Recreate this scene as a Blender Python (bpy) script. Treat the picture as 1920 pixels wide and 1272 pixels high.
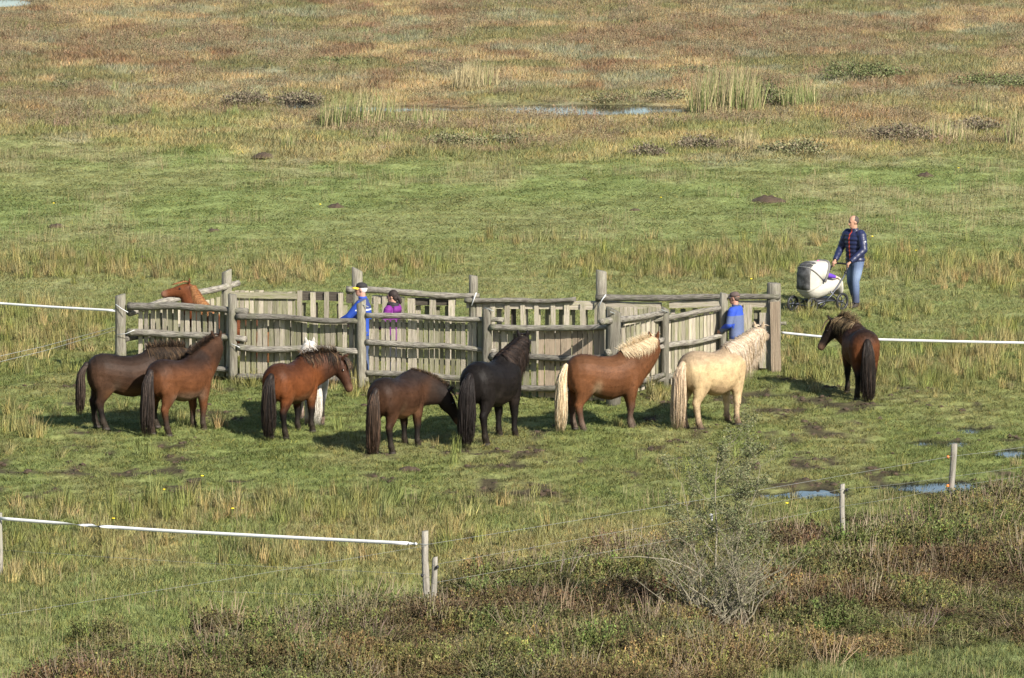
import bpy, bmesh, math, random
import numpy as np
from mathutils import Vector, Matrix, Quaternion, noise as mnoise

# ------------------------------------------------------------------ scene, camera, sky, sun, exposure
scene = bpy.context.scene
for o in list(bpy.data.objects):
    bpy.data.objects.remove(o)
FPX, CAMH, HORIZ = 10000.0, 12.8, -638.0          # focal length in photo pixels, eye height, horizon row
PITCH = math.atan((636 - HORIZ) / FPX)
cam_d = bpy.data.cameras.new('camera')
cam = bpy.data.objects.new('camera', cam_d)
scene.collection.objects.link(cam)
cam.location = (0, 0, CAMH)
cam.rotation_euler = (math.pi / 2 - PITCH, 0, 0)
cam_d.sensor_width = 36.0
cam_d.lens = FPX / 1920 * 36
cam_d.clip_start = 1.0
cam_d.clip_end = 6000
scene.camera = cam

SUN_EL, SUN_AZ = math.radians(33), math.radians(143)   # azimuth clockwise from +Y (the view direction)
world = bpy.data.worlds.new('World')
scene.world = world
world.use_nodes = True
wn = world.node_tree
wn.nodes.clear()
w_out = wn.nodes.new('ShaderNodeOutputWorld')
w_bg = wn.nodes.new('ShaderNodeBackground')
w_sky = wn.nodes.new('ShaderNodeTexSky')
w_sky.sky_type = 'NISHITA'
w_sky.sun_disc = False
w_sky.sun_elevation = SUN_EL
w_sky.sun_rotation = SUN_AZ
w_bg.inputs[1].default_value = 0.075
wn.links.new(w_sky.outputs[0], w_bg.inputs[0])
wn.links.new(w_bg.outputs[0], w_out.inputs[0])

sd = bpy.data.lights.new('sun', 'SUN')
sun = bpy.data.objects.new('sun', sd)
scene.collection.objects.link(sun)
sd.energy = 4.6
sd.angle = math.radians(0.53)
sd.color = (1.0, 0.94, 0.84)
sdir = Vector((math.sin(SUN_AZ) * math.cos(SUN_EL), math.cos(SUN_AZ) * math.cos(SUN_EL), math.sin(SUN_EL)))
sun.rotation_euler = sdir.to_track_quat('Z', 'Y').to_euler()
sun.location = (0, 60, 40)

scene.view_settings.view_transform = 'Standard'
scene.view_settings.look = 'None'
scene.view_settings.gamma = 1.0
scene.view_settings.use_curve_mapping = False
scene.view_settings.exposure = 1.15
scene.cycles.max_bounces = 6
scene.cycles.diffuse_bounces = 3
scene.cycles.transparent_max_bounces = 4
scene.cycles.use_denoising = True

random.seed(11)
RNG = np.random.default_rng(5)
COL = scene.collection

# ------------------------------------------------------------------ pixel <-> place
FW = Vector((0, math.cos(PITCH), -math.sin(PITCH)))
UP = Vector((0, math.sin(PITCH), math.cos(PITCH)))
CAM = Vector((0, 0, CAMH))

def ray(px, py):
    return FW * FPX + Vector((1, 0, 0)) * (px - 960) + UP * (636 - py)

def G(px, py, z=0.0):
    d = ray(px, py)
    return CAM + d * ((z - CAMH) / d.z)

def Hz(base, py):
    """height above a known ground point at which the row py is met"""
    v = Vector(base) - CAM
    k = 636 - py
    return (k * v.dot(FW) - FPX * v.dot(UP)) / (FPX * math.cos(PITCH) + k * math.sin(PITCH))

def on_plane(A, B, px, py, off=0.0):
    """where the sight line meets the upright plane through two ground points"""
    A = Vector(A); B = Vector(B)
    n = Vector((-(B - A).y, (B - A).x, 0)).normalized()
    if n.y > 0:
        n = -n                                      # towards the camera
    d = ray(px, py)
    t = (A + n * off - CAM).dot(n) / d.dot(n)
    return CAM + d * t

def to_px(X, Y, Z=0.0):
    """arrays of ground points -> photo pixel coordinates"""
    zc = Z - CAMH
    dep = Y * math.cos(PITCH) - zc * math.sin(PITCH)
    dep = np.maximum(dep, 1.0)
    return 960 + FPX * X / dep, 636 - FPX * (Y * math.sin(PITCH) + zc * math.cos(PITCH)) / dep

# ------------------------------------------------------------------ noise
_perm = np.random.default_rng(77).random((256, 256))
def vnoise(x, y):
    xi = np.floor(x).astype(int); yi = np.floor(y).astype(int)
    fx = x - xi; fy = y - yi
    fx = fx * fx * (3 - 2 * fx); fy = fy * fy * (3 - 2 * fy)
    a = _perm[xi % 256, yi % 256]; b = _perm[(xi + 1) % 256, yi % 256]
    c = _perm[xi % 256, (yi + 1) % 256]; d = _perm[(xi + 1) % 256, (yi + 1) % 256]
    return (a * (1 - fx) + b * fx) * (1 - fy) + (c * (1 - fx) + d * fx) * fy

def fbm(x, y, octaves=4):
    s = 0; a = 0.5; t = 0
    for i in range(octaves):
        s = s + a * vnoise(x + 17.3 * i, y + 9.1 * i); t += a
        x = x * 2.03; y = y * 2.03; a *= 0.5
    return s / t

def sstep(a, b, x):
    t = np.clip((x - a) / (b - a), 0, 1)
    return t * t * (3 - 2 * t)

# ------------------------------------------------------------------ the lie of the land
# pools and puddles: centre pixel, half sizes in pixels
POOLS = [(560, 195, 46, 10), (1060, 206, 230, 11), (735, 204, 120, 8), (10, 5, 60, 9), (1520, 924, 54, 10), (1430, 928, 26, 8),
         (1765, 912, 125, 12), (1760, 829, 60, 7), (1820, 804, 26, 7), (1900, 848, 56, 10), (1450, 742, 60, 5)]

def pool_mask(px, py, X, Y):
    m = np.full_like(px, -9.0)
    wob = (fbm(X * 1.3, Y * 1.3, 3) - 0.5) * 1.3 + (fbm(X * 4.5 + 20, Y * 2.5, 2) - .5) * 1.5 * (Y < 110)
    for (cx, cy, rx, ry) in POOLS:
        d = ((px - cx) / rx) ** 2 + ((py - cy) / ry) ** 2
        m = np.maximum(m, 1.0 - (d + wob * 0.9) / 1.0)
    return m                                        # > 0 inside

def bank_line(px):
    """row at which the foreground heather begins"""
    return np.interp(px, [-300, 0, 110, 200, 330, 470, 560, 800, 900, 1150, 1300, 1450, 1560, 1700, 1800, 1920, 2300],
                     [1350, 1305, 1240, 1185, 1205, 1170, 1150, 1122, 1072, 1040, 1015, 992, 980, 952, 940, 915, 880])

def height(X, Y):
    X = np.asarray(X, float); Y = np.asarray(Y, float)
    px, py = to_px(X, Y)
    far = sstep(112, 150, Y)
    z = (fbm(X * 0.45, Y * 0.45, 4) - 0.5) * (0.10 + 0.28 * far)
    z = z + (fbm(X * 1.9 + 50, Y * 1.9, 3) - 0.5) * (0.05 + 0.10 * far)
    churn = sstep(670, 740, py) * (1 - sstep(930, 1000, py))
    z = z + (fbm(X * 4.2 + 9, Y * 4.2, 2) - 0.5) * 0.10 * churn
    d = py - bank_line(px)
    z = z + 0.22 * sstep(0, 130, d) * (0.6 + 0.8 * fbm(X * .6, Y * .6, 2))
    m = pool_mask(px, py, X, Y)
    near = sstep(-1.6, -0.1, m)
    z = z * (1 - near) + near * 0.0
    z = z - 0.09 * sstep(-0.25, 0.5, m)
    return z

def hz1(x, y):
    return float(height(np.array([x]), np.array([y]))[0])

def GT(px, py):
    """pixel -> point on the terrain"""
    z = 0.0
    for _ in range(4):
        p = G(px, py, z); z = hz1(p.x, p.y)
    p = G(px, py, z); p.z = z
    return p

# colours of the land (linear)
def mix3(a, b, t):
    return a * (1 - t[..., None]) + b * t[..., None]
def C3(*c):
    return np.array(c)

def heath_edge(px):
    return np.interp(px, [-400, 0, 150, 300, 450, 600, 900, 1200, 1500, 1920, 2400], [245, 250, 262, 280, 292, 300, 305, 300, 302, 290, 285])

def land_colour(X, Y):
    px, py = to_px(X, Y)
    n1 = fbm(X * 0.22 + 3, Y * 0.10, 4)
    n2 = fbm(X * 0.75 + 31, Y * 0.30, 4)
    n3 = fbm(X * 2.6 + 7, Y * 1.4, 3)
    # heath
    straw, rust, olive, grey = C3(.325, .262, .142), C3(.200, .138, .082), C3(.175, .18, .082), C3(.235, .24, .155)
    h = mix3(np.broadcast_to(straw, X.shape + (3,)), rust, sstep(.45, .54, n2 * .6 + n1 * .4) * .9)
    h = mix3(h, olive, sstep(.5, .60, fbm(X * .35 + 90, Y * .16, 4)) * .8)
    h = mix3(h, grey, sstep(.55, .64, fbm(X * .5 + 40, Y * .3 + 8, 4)) * .75)
    yellow = C3(.33, .280, .130)
    h = mix3(h, yellow, sstep(150, 240, py) * (1 - .6 * sstep(.45, .65, n2)) * .75)
    h = mix3(h, C3(.175, .20, .075), sstep(.52, .66, fbm(X * .4 + 11, Y * .25 + 71, 4)) * sstep(170, 235, py) * .7)
    # pasture
    green, dull, dry = C3(.176, .212, .072), C3(.200, .212, .085), C3(.275, .255, .13)
    p = mix3(np.broadcast_to(green, X.shape + (3,)), dull, sstep(.4, .65, n1))
    p = mix3(p, dry, sstep(.54, .74, fbm(X * .5 + 5, Y * .22 + 44, 4)) * .6)
    p = mix3(p, dull, sstep(395, 470, py) * .5)
    e = heath_edge(px) + (n2 - .5) * 60
    c = mix3(h, p, sstep(-14, 14, py - e))
    # trodden lush turf round the pen
    lush = mix3(np.broadcast_to(C3(.148, .172, .056), X.shape + (3,)), C3(.180, .182, .070), sstep(.4, .7, n2))
    c = mix3(c, lush, sstep(560, 690, py))
    mud = C3(.040, .029, .019)
    band = sstep(690, 740, py) * (1 - sstep(925, 975, py))
    band2 = np.exp(-((py - 905) / 24.0) ** 2) * (1 - sstep(1000, 1100, px)) * .10 + np.exp(-((py - 745) / 26.0) ** 2) * sstep(1290, 1380, px) * (1 - sstep(1580, 1660, px)) * .14
    band3 = np.exp(-((py - 890) / 40.0) ** 2) * sstep(1380, 1480, px) * .09
    mm = sstep(.615, .70, n3 * .75 + n2 * .25 + band2 + band3) * band
    c = mix3(c, mud, mm * .9)
    # long yellowing grass in front, then pale green
    lng = mix3(np.broadcast_to(C3(.225, .208, .088), X.shape + (3,)), C3(.165, .185, .064), sstep(.38, .62, n2))
    c = mix3(c, lng, sstep(930, 985, py + (n1 - .5) * 70))
    c = mix3(c, C3(.168, .195, .068), sstep(1035, 1085, py + (n2 - .5) * 60) * .75)
    # heather ground
    d = py - bank_line(px) + (n3 - .5) * 50
    br = mix3(np.broadcast_to(C3(.085, .064, .042), X.shape + (3,)), C3(.14, .115, .06), sstep(.45, .65, n2))
    corner = sstep(0, 30, py - np.interp(px, [1000, 1350, 1500, 1700, 1920, 2400], [1345, 1310, 1262, 1238, 1218, 1190]))
    hm = sstep(0, 45, d)
    c = mix3(c, br, hm)
    c = mix3(c, C3(.14, .162, .062), corner)
    m = pool_mask(px, py, X, Y)
    c = mix3(c, C3(.030, .027, .018), sstep(-.25, .15, m))
    return c, px, py, hm * (1 - corner), mm, m

# ------------------------------------------------------------------ helpers
def mat(name):
    m = bpy.data.materials.new(name)
    m.use_nodes = True
    return m, m.node_tree.nodes, m.node_tree.links, m.node_tree.nodes['Principled BSDF']

def tag(o, label=None, cat=None, group=None, kind=None):
    if label: o['label'] = label
    if cat: o['category'] = cat
    if group: o['group'] = group
    if kind: o['kind'] = kind
    return o

def link(o, parent=None):
    COL.objects.link(o)
    if parent is not None:
        o.parent = parent
    return o

def empty(name, loc=(0, 0, 0), rz=0.0):
    o = bpy.data.objects.new(name, None)
    o.empty_display_size = 0.2
    o.location = loc
    o.rotation_euler = (0, 0, rz)
    return link(o)

class MB:
    """collects vertices and faces of one mesh, with a colour per vertex"""
    def __init__(self):
        self.v = []; self.f = []; self.c = []
    def add(self, vs, fs, col=None):
        b = len(self.v)
        self.v += [tuple(p) for p in vs]
        self.f += [tuple(b + i for i in f) for f in fs]
        self.c += [col if col is not None else (1, 1, 1)] * len(vs)
    def box(self, c, s, M=None, col=None):
        x, y, z = s[0] / 2, s[1] / 2, s[2] / 2
        vs = [Vector((a * x, b * y, d * z)) for a in (-1, 1) for b in (-1, 1) for d in (-1, 1)]
        if M is not None: vs = [M @ p for p in vs]
        vs = [p + Vector(c) for p in vs]
        self.add(vs, [(0, 1, 3, 2), (4, 6, 7, 5), (0, 4, 5, 1), (2, 3, 7, 6), (0, 2, 6, 4), (1, 5, 7, 3)], col)
    def tube(self, pts, rad, n=8, caps=True, col=None, ell=1.0):
        """rad: one radius or one per point"""
        pts = [Vector(p) for p in pts]
        rs = rad if hasattr(rad, '__len__') else [rad] * len(pts)
        ref = None; vs = []
        for i, p in enumerate(pts):
            t = (pts[min(i + 1, len(pts) - 1)] - pts[max(i - 1, 0)])
            if t.length < 1e-9: t = Vector((0, 0, 1))
            t.normalize()
            if ref is None:
                ref = Vector((1, 0, 0)) if abs(t.x) < .8 else Vector((0, 1, 0))
            a = (ref - t * ref.dot(t)).normalized(); ref = a
            b = t.cross(a)
            for k in range(n):
                th = 2 * math.pi * k / n
                vs.append(p + a * math.cos(th) * rs[i] + b * math.sin(th) * rs[i] * ell)
        fs = []
        for i in range(len(pts) - 1):
            for k in range(n):
                fs.append((i * n + k, i * n + (k + 1) % n, (i + 1) * n + (k + 1) % n, (i + 1) * n + k))
        if caps:
            fs.append(tuple(range(n - 1, -1, -1)))
            fs.append(tuple((len(pts) - 1) * n + k for k in range(n)))
        self.add(vs, fs, col)
    def loft(self, rings, n=16, col=None):
        """rings: (centre, side vector, up vector[, down scale]); closed with pointed caps"""
        vs = []
        for r in rings:
            c, a, b = Vector(r[0]), Vector(r[1]), Vector(r[2])
            dn = r[3] if len(r) > 3 else 1.0
            for k in range(n):
                th = 2 * math.pi * k / n
                s = math.sin(th)
                vs.append(c + a * math.cos(th) + b * (s if s > 0 else s * dn))
        m = len(rings)
        fs = []
        for i in range(m - 1):
            for k in range(n):
                fs.append((i * n + k, i * n + (k + 1) % n, (i + 1) * n + (k + 1) % n, (i + 1) * n + k))
        fs.append(tuple(range(n - 1, -1, -1)))
        fs.append(tuple((m - 1) * n + k for k in range(n)))
        self.add(vs, fs, col)
    def ball(self, c, r, n=10, m=7, M=None, col=None):
        rx, ry, rz = r if hasattr(r, '__len__') else (r, r, r)
        vs = []; fs = []
        for i in range(m + 1):
            ph = math.pi * (i + .001) / (m + .002)
            for k in range(n):
                th = 2 * math.pi * k / n
                p = Vector((rx * math.sin(ph) * math.cos(th), ry * math.sin(ph) * math.sin(th), rz * math.cos(ph)))
                if M is not None: p = M @ p
                vs.append(p + Vector(c))
        for i in range(m):
            for k in range(n):
                fs.append((i * n + k, (i + 1) * n + k, (i + 1) * n + (k + 1) % n, i * n + (k + 1) % n))
        fs.append(tuple(range(n))); fs.append(tuple(m * n + k for k in range(n - 1, -1, -1)))
        self.add(vs, fs, col)
    def mesh(self, name, material, smooth=True):
        me = bpy.data.meshes.new(name)
        me.from_pydata(self.v, [], self.f)
        me.validate()
        if len(self.c) == len(me.vertices):
            at = me.color_attributes.new('tone', 'FLOAT_COLOR', 'POINT')
            at.data.foreach_set('color', np.array([(c[0], c[1], c[2], 1) for c in self.c], dtype=np.float32).ravel())
        bm = bmesh.new(); bm.from_mesh(me)
        bmesh.ops.recalc_face_normals(bm, faces=bm.faces)
        bm.to_mesh(me); bm.free()
        if smooth:
            me.polygons.foreach_set('use_smooth', [True] * len(me.polygons))
        if material: me.materials.append(material)
        return me
    def obj(self, name, material, parent=None, smooth=True):
        return link(bpy.data.objects.new(name, self.mesh(name, material, smooth)), parent)

def remeshed(mb, name, material, voxel=0.016, smooth=4, parent=None, paint=None):
    """overlapping closed shapes melted into one continuous skin"""
    me = mb.mesh(name + '_raw', None)
    o = bpy.data.objects.new(name + '_raw', me); COL.objects.link(o)
    r = o.modifiers.new('r', 'REMESH'); r.mode = 'VOXEL'; r.voxel_size = voxel
    s = o.modifiers.new('s', 'SMOOTH'); s.factor = 0.5; s.iterations = smooth
    dg = bpy.context.evaluated_depsgraph_get(); dg.update()
    m2 = bpy.data.meshes.new_from_object(o.evaluated_get(dg), depsgraph=dg)
    m2.name = name
    bpy.data.objects.remove(o); bpy.data.meshes.remove(me)
    m2.polygons.foreach_set('use_smooth', [True] * len(m2.polygons))
    for a in list(m2.color_attributes): m2.color_attributes.remove(a)
    if paint is not None:
        n = len(m2.vertices); co = np.empty(n * 3, np.float32)
        m2.vertices.foreach_get('co', co); co = co.reshape(-1, 3)
        c = paint(co)
        at = m2.color_attributes.new('tone', 'FLOAT_COLOR', 'POINT')
        at.data.foreach_set('color', np.concatenate([c, np.ones((n, 1))], 1).astype(np.float32).ravel())
    m2.materials.clear(); m2.materials.append(material)
    return link(bpy.data.objects.new(name, m2), parent)

# ------------------------------------------------------------------ materials
def simple(name, col, rough=0.7, noise_scale=None, amount=.25, bump=0.0, metal=0.0, vcol=False, spec=.3, stretch=None):
    m, N, L, P = mat(name)
    P.inputs['Roughness'].default_value = rough
    P.inputs['Metallic'].default_value = metal
    P.inputs['Specular IOR Level'].default_value = spec
    P.inputs['Base Color'].default_value = (*col, 1)
    src = None
    if vcol:
        a = N.new('ShaderNodeVertexColor'); a.layer_name = 'tone'; src = a.outputs['Color']
        if col != (1, 1, 1):
            mm = N.new('ShaderNodeMix'); mm.data_type = 'RGBA'; mm.blend_type = 'MULTIPLY'; mm.inputs[0].default_value = 1
            L.new(src, mm.inputs[6]); mm.inputs[7].default_value = (*col, 1); src = mm.outputs[2]
    if noise_scale:
        tc = N.new('ShaderNodeTexCoord'); nz = N.new('ShaderNodeTexNoise')
        nz.inputs['Scale'].default_value = noise_scale; nz.inputs['Detail'].default_value = 5
        if stretch:
            mp = N.new('ShaderNodeMapping'); mp.inputs['Scale'].default_value = stretch
            L.new(tc.outputs['Object'], mp.inputs[0]); L.new(mp.outputs[0], nz.inputs['Vector'])
        else:
            L.new(tc.outputs['Object'], nz.inputs['Vector'])
        mr = N.new('ShaderNodeMapRange')
        mr.inputs[1].default_value = .3; mr.inputs[2].default_value = .7
        mr.inputs[3].default_value = 1 - amount; mr.inputs[4].default_value = 1 + amount
        L.new(nz.outputs[0], mr.inputs[0])
        mx = N.new('ShaderNodeMix'); mx.data_type = 'RGBA'; mx.blend_type = 'MULTIPLY'; mx.inputs[0].default_value = 1
        if src is not None: L.new(src, mx.inputs[6])
        else: mx.inputs[6].default_value = (*col, 1)
        L.new(mr.outputs[0], mx.inputs[7]); src = mx.outputs[2]
        if bump:
            b = N.new('ShaderNodeBump'); b.inputs['Strength'].default_value = bump; b.inputs['Distance'].default_value = .02
            L.new(nz.outputs[0], b.inputs['Height']); L.new(b.outputs[0], P.inputs['Normal'])
    if src is not None: L.new(src, P.inputs['Base Color'])
    return m

def wood(name, c1, c2, c3, stretch=(9, 9, 1.2), lichen=.35):
    """weathered timber: grain along local z, lichen blotches, each piece its own tone"""
    m, N, L, P = mat(name)
    P.inputs['Roughness'].default_value = .85; P.inputs['Specular IOR Level'].default_value = .15
    tc = N.new('ShaderNodeTexCoord'); oi = N.new('ShaderNodeObjectInfo')
    add = N.new('ShaderNodeVectorMath'); add.operation = 'ADD'
    sc = N.new('ShaderNodeVectorMath'); sc.operation = 'SCALE'; sc.inputs['Scale'].default_value = 31.0
    cmb = N.new('ShaderNodeCombineXYZ')
    for i in range(3): L.new(oi.outputs['Random'], cmb.inputs[i])
    L.new(cmb.outputs[0], sc.inputs[0])
    mp = N.new('ShaderNodeMapping'); mp.inputs['Scale'].default_value = stretch
    L.new(tc.outputs['Object'], mp.inputs[0]); L.new(mp.outputs[0], add.inputs[0]); L.new(sc.outputs[0], add.inputs[1])
    n1 = N.new('ShaderNodeTexNoise'); n1.inputs['Scale'].default_value = 3.0; n1.inputs['Detail'].default_value = 6; n1.inputs['Roughness'].default_value = .65
    L.new(add.outputs[0], n1.inputs['Vector'])
    r1 = N.new('ShaderNodeValToRGB')
    r1.color_ramp.elements[0].position = .32; r1.color_ramp.elements[0].color = (*c2, 1)
    r1.color_ramp.elements[1].position = .62; r1.color_ramp.elements[1].color = (*c1, 1)
    L.new(n1.outputs[0], r1.inputs[0])
    add2 = N.new('ShaderNodeVectorMath'); add2.operation = 'ADD'
    L.new(tc.outputs['Object'], add2.inputs[0]); L.new(sc.outputs[0], add2.inputs[1])
    n2 = N.new('ShaderNodeTexNoise'); n2.inputs['Scale'].default_value = 5.0; n2.inputs['Detail'].default_value = 5
    L.new(add2.outputs[0], n2.inputs['Vector'])
    r2 = N.new('ShaderNodeMapRange'); r2.inputs[1].default_value = .5; r2.inputs[2].default_value = .68; r2.inputs[4].default_value = lichen
    L.new(n2.outputs[0], r2.inputs[0])
    mx = N.new('ShaderNodeMix'); mx.data_type = 'RGBA'
    L.new(r2.outputs[0], mx.inputs[0]); L.new(r1.outputs[0], mx.inputs[6]); mx.inputs[7].default_value = (*c3, 1)
    hv = N.new('ShaderNodeHueSaturation')
    mv = N.new('ShaderNodeMapRange'); mv.inputs[3].default_value = .72; mv.inputs[4].default_value = 1.22
    L.new(oi.outputs['Random'], mv.inputs[0]); L.new(mv.outputs[0], hv.inputs['Value']); L.new(mx.outputs[2], hv.inputs['Color'])
    L.new(hv.outputs[0], P.inputs['Base Color'])
    b = N.new('ShaderNodeBump'); b.inputs['Strength'].default_value = .9; b.inputs['Distance'].default_value = .03
    L.new(n1.outputs[0], b.inputs['Height']); L.new(b.outputs[0], P.inputs['Normal'])
    return m

def blade_material(name, translucent=.35, rough=.6):
    """leaf blades: tone from the tuft's own place times the blade's own shade"""
    m, N, L, P = mat(name)
    a = N.new('ShaderNodeAttribute'); a.attribute_type = 'INSTANCER'; a.attribute_name = 'tint'
    v = N.new('ShaderNodeVertexColor'); v.layer_name = 'tone'
    mx = N.new('ShaderNodeMix'); mx.data_type = 'RGBA'; mx.blend_type = 'MULTIPLY'; mx.inputs[0].default_value = 1
    L.new(a.outputs['Color'], mx.inputs[6]); L.new(v.outputs['Color'], mx.inputs[7])
    L.new(mx.outputs[2], P.inputs['Base Color'])
    P.inputs['Roughness'].default_value = rough; P.inputs['Specular IOR Level'].default_value = .25
    t = N.new('ShaderNodeBsdfTranslucent'); L.new(mx.outputs[2], t.inputs[0])
    ms = N.new('ShaderNodeMixShader'); ms.inputs[0].default_value = translucent
    L.new(P.outputs[0], ms.inputs[1]); L.new(t.outputs[0], ms.inputs[2])
    L.new(ms.outputs[0], N['Material Output'].inputs['Surface'])
    return m

M = {}
M['wood'] = wood('weathered_pole', (0.211, 0.197, 0.159), (0.106, 0.093, 0.074), (0.125, 0.130, 0.063))
M['rail'] = wood('weathered_rail', (0.267, 0.246, 0.207), (0.055, 0.046, 0.038), (0.145, 0.148, 0.087), stretch=(15, 15, 2.2), lichen=.55)
M['slat'] = wood('weathered_slat', (0.460, 0.407, 0.325), (0.267, 0.229, 0.179), (0.245, 0.263, 0.108), stretch=(5, 5, .9), lichen=.6)
M['slat_green'] = wood('mossy_slat', (0.320, 0.295, 0.211), (0.189, 0.176, 0.111), (0.189, 0.207, 0.068), stretch=(5, 5, .9), lichen=.75)
M['slat_pink'] = wood('newer_slat', (0.420, 0.331, 0.239), (0.297, 0.225, 0.158), (0.345, 0.306, 0.210), stretch=(5, 5, .9), lichen=.3)
M['slat_dark'] = wood('dark_slat', (0.112, 0.096, 0.076), (0.056, 0.046, 0.036), (0.172, 0.158, 0.119), stretch=(5, 5, .9))
M['stake'] = wood('pale_stake', (0.343, 0.317, 0.271), (0.178, 0.162, 0.132), (0.264, 0.264, 0.205))
M['tape'] = simple('white_tape', (.56, .57, .575), .5, 30, .06)
M['wire'] = simple('fence_wire', (.20, .21, .20), .5, 40, .1)
M['insulator'] = simple('orange_insulator', (.75, .20, .04), .4, 40, .1)
M['black_plastic'] = simple('black_plastic', (.018, .018, .02), .45, 40, .2)
M['soil'] = simple('dug_soil', (.058, .040, .026), .95, 9, .35, .8)

# ------------------------------------------------------------------ ground
def graded(lo, hi, step, far_lo, far_hi, mid=None):
    a = list(np.arange(lo, hi + 1e-6, step))
    s = step; x = lo
    left = []
    while x > far_lo:
        s *= 1.35; x -= s; left.append(x)
    s = step; x = a[-1]; right = []
    while x < far_hi:
        s *= 1.35; x += s; right.append(x)
    return np.array(left[::-1] + a + right)

gx = np.concatenate([graded(-14, 14, .16, -30, 30), ])
ys = list(np.arange(64, 101, .16)) + list(np.arange(101, 225, .32))
gx = graded(-15, 15, .16, -2500, 2500)
s = .32; y = ys[-1]
while y < 4000:
    s *= 1.3; y += s; ys.append(y)
s = .16; y = 64; lo = []
while y > -600:
    s *= 1.4; y -= s; lo.append(y)
gy = np.array(lo[::-1] + ys)
XX, YY = np.meshgrid(gx, gy)
fade = np.clip(1 - (np.abs(XX) - 60) / 200, 0, 1) * np.clip((YY - 20) / 30, 0, 1) * np.clip(1 - (YY - 300) / 300, 0, 1)
ZZ = height(XX, YY) * fade
CC = land_colour(XX, YY)[0]
nx, ny = len(gx), len(gy)
me = bpy.data.meshes.new('ground')
idx = np.arange(nx * ny).reshape(ny, nx)
quads = np.stack([idx[:-1, :-1], idx[:-1, 1:], idx[1:, 1:], idx[1:, :-1]], -1).reshape(-1, 4)
me.vertices.add(nx * ny)
me.vertices.foreach_set('co', np.stack([XX, YY, ZZ], -1).astype(np.float32).ravel())
me.loops.add(len(quads) * 4); me.loops.foreach_set('vertex_index', quads.astype(np.int32).ravel())
me.polygons.add(len(quads))
me.polygons.foreach_set('loop_start', np.arange(0, len(quads) * 4, 4, dtype=np.int32))
me.polygons.foreach_set('loop_total', np.full(len(quads), 4, dtype=np.int32))
me.update(calc_edges=True); me.validate()
at = me.color_attributes.new('tone', 'FLOAT_COLOR', 'POINT')
at.data.foreach_set('color', np.concatenate([CC * 1.1, np.ones(CC.shape[:2] + (1,))], -1).astype(np.float32).ravel())
me.polygons.foreach_set('use_smooth', [True] * len(me.polygons))
gm, N, L, P = mat('turf_soil')
P.inputs['Roughness'].default_value = .95; P.inputs['Specular IOR Level'].default_value = .1
vc = N.new('ShaderNodeVertexColor'); vc.layer_name = 'tone'
tc = N.new('ShaderNodeTexCoord')
n1 = N.new('ShaderNodeTexNoise'); n1.inputs['Scale'].default_value = 7; n1.inputs['Detail'].default_value = 8; n1.inputs['Roughness'].default_value = .7
L.new(tc.outputs['Object'], n1.inputs['Vector'])
mr = N.new('ShaderNodeMapRange'); mr.inputs[1].default_value = .3; mr.inputs[2].default_value = .7; mr.inputs[3].default_value = .55; mr.inputs[4].default_value = 1.45
L.new(n1.outputs[0], mr.inputs[0])
mx = N.new('ShaderNodeMix'); mx.data_type = 'RGBA'; mx.blend_type = 'MULTIPLY'; mx.inputs[0].default_value = 1
L.new(vc.outputs[0], mx.inputs[6]); L.new(mr.outputs[0], mx.inputs[7]); L.new(mx.outputs[2], P.inputs['Base Color'])
b = N.new('ShaderNodeBump'); b.inputs['Strength'].default_value = .8; b.inputs['Distance'].default_value = .05
L.new(n1.outputs[0], b.inputs['Height']); L.new(b.outputs[0], P.inputs['Normal'])
me.materials.append(gm)
ground = link(bpy.data.objects.new('ground', me)); tag(ground, kind='structure')

# water: a level sheet in each hollow, the rising ground draws its outline
wm, N, L, P = mat('pool_water')
P.inputs['Base Color'].default_value = (.012, .014, .012, 1)
P.inputs['Roughness'].default_value = .06; P.inputs['IOR'].default_value = 1.33
P.inputs['Specular IOR Level'].default_value = .6
tc = N.new('ShaderNodeTexCoord'); n1 = N.new('ShaderNodeTexNoise'); n1.inputs['Scale'].default_value = 5; n1.inputs['Detail'].default_value = 3
L.new(tc.outputs['Object'], n1.inputs['Vector'])
b = N.new('ShaderNodeBump'); b.inputs['Strength'].default_value = .08; b.inputs['Distance'].default_value = .02
L.new(n1.outputs[0], b.inputs['Height']); L.new(b.outputs[0], P.inputs['Normal'])
for ip_, (cx, cy, rx, ry) in enumerate(POOLS):
    mb = MB()
    ring = [G(cx + rx * 1.5 * math.cos(t), cy + ry * 1.5 * math.sin(t), -.026 - .0025 * ip_) for t in np.linspace(0, 2 * math.pi, 24, endpoint=False)]
    mb.add(ring, [tuple(range(24))])
    w = mb.obj('water', wm, smooth=False); tag(w, kind='structure')

# ------------------------------------------------------------------ grass and heather: scattered tufts
PROTO = bpy.data.collections.new('tuft_sources')         # not linked to the scene
def blade(mb, base, lean, h, w, curl, col, segs=3):
    az = random.uniform(0, 6.283)
    side = Vector((math.cos(az), math.sin(az), 0))
    d = Vector((math.cos(lean[0]), math.sin(lean[0]), 0)) * lean[1]
    vs = []
    for i in range(segs + 1):
        t = i / segs
        p = Vector(base) + Vector((0, 0, 1)) * h * (t - .25 * curl * t * t) + d * h * (t * .55 + curl * t * t)
        ww = w * (1 - t ** 1.6) + .0008
        vs += [p - side * ww, p + side * ww]
    mb.add(vs, [(2 * i, 2 * i + 1, 2 * i + 3, 2 * i + 2) for i in range(segs)], col)

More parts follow.
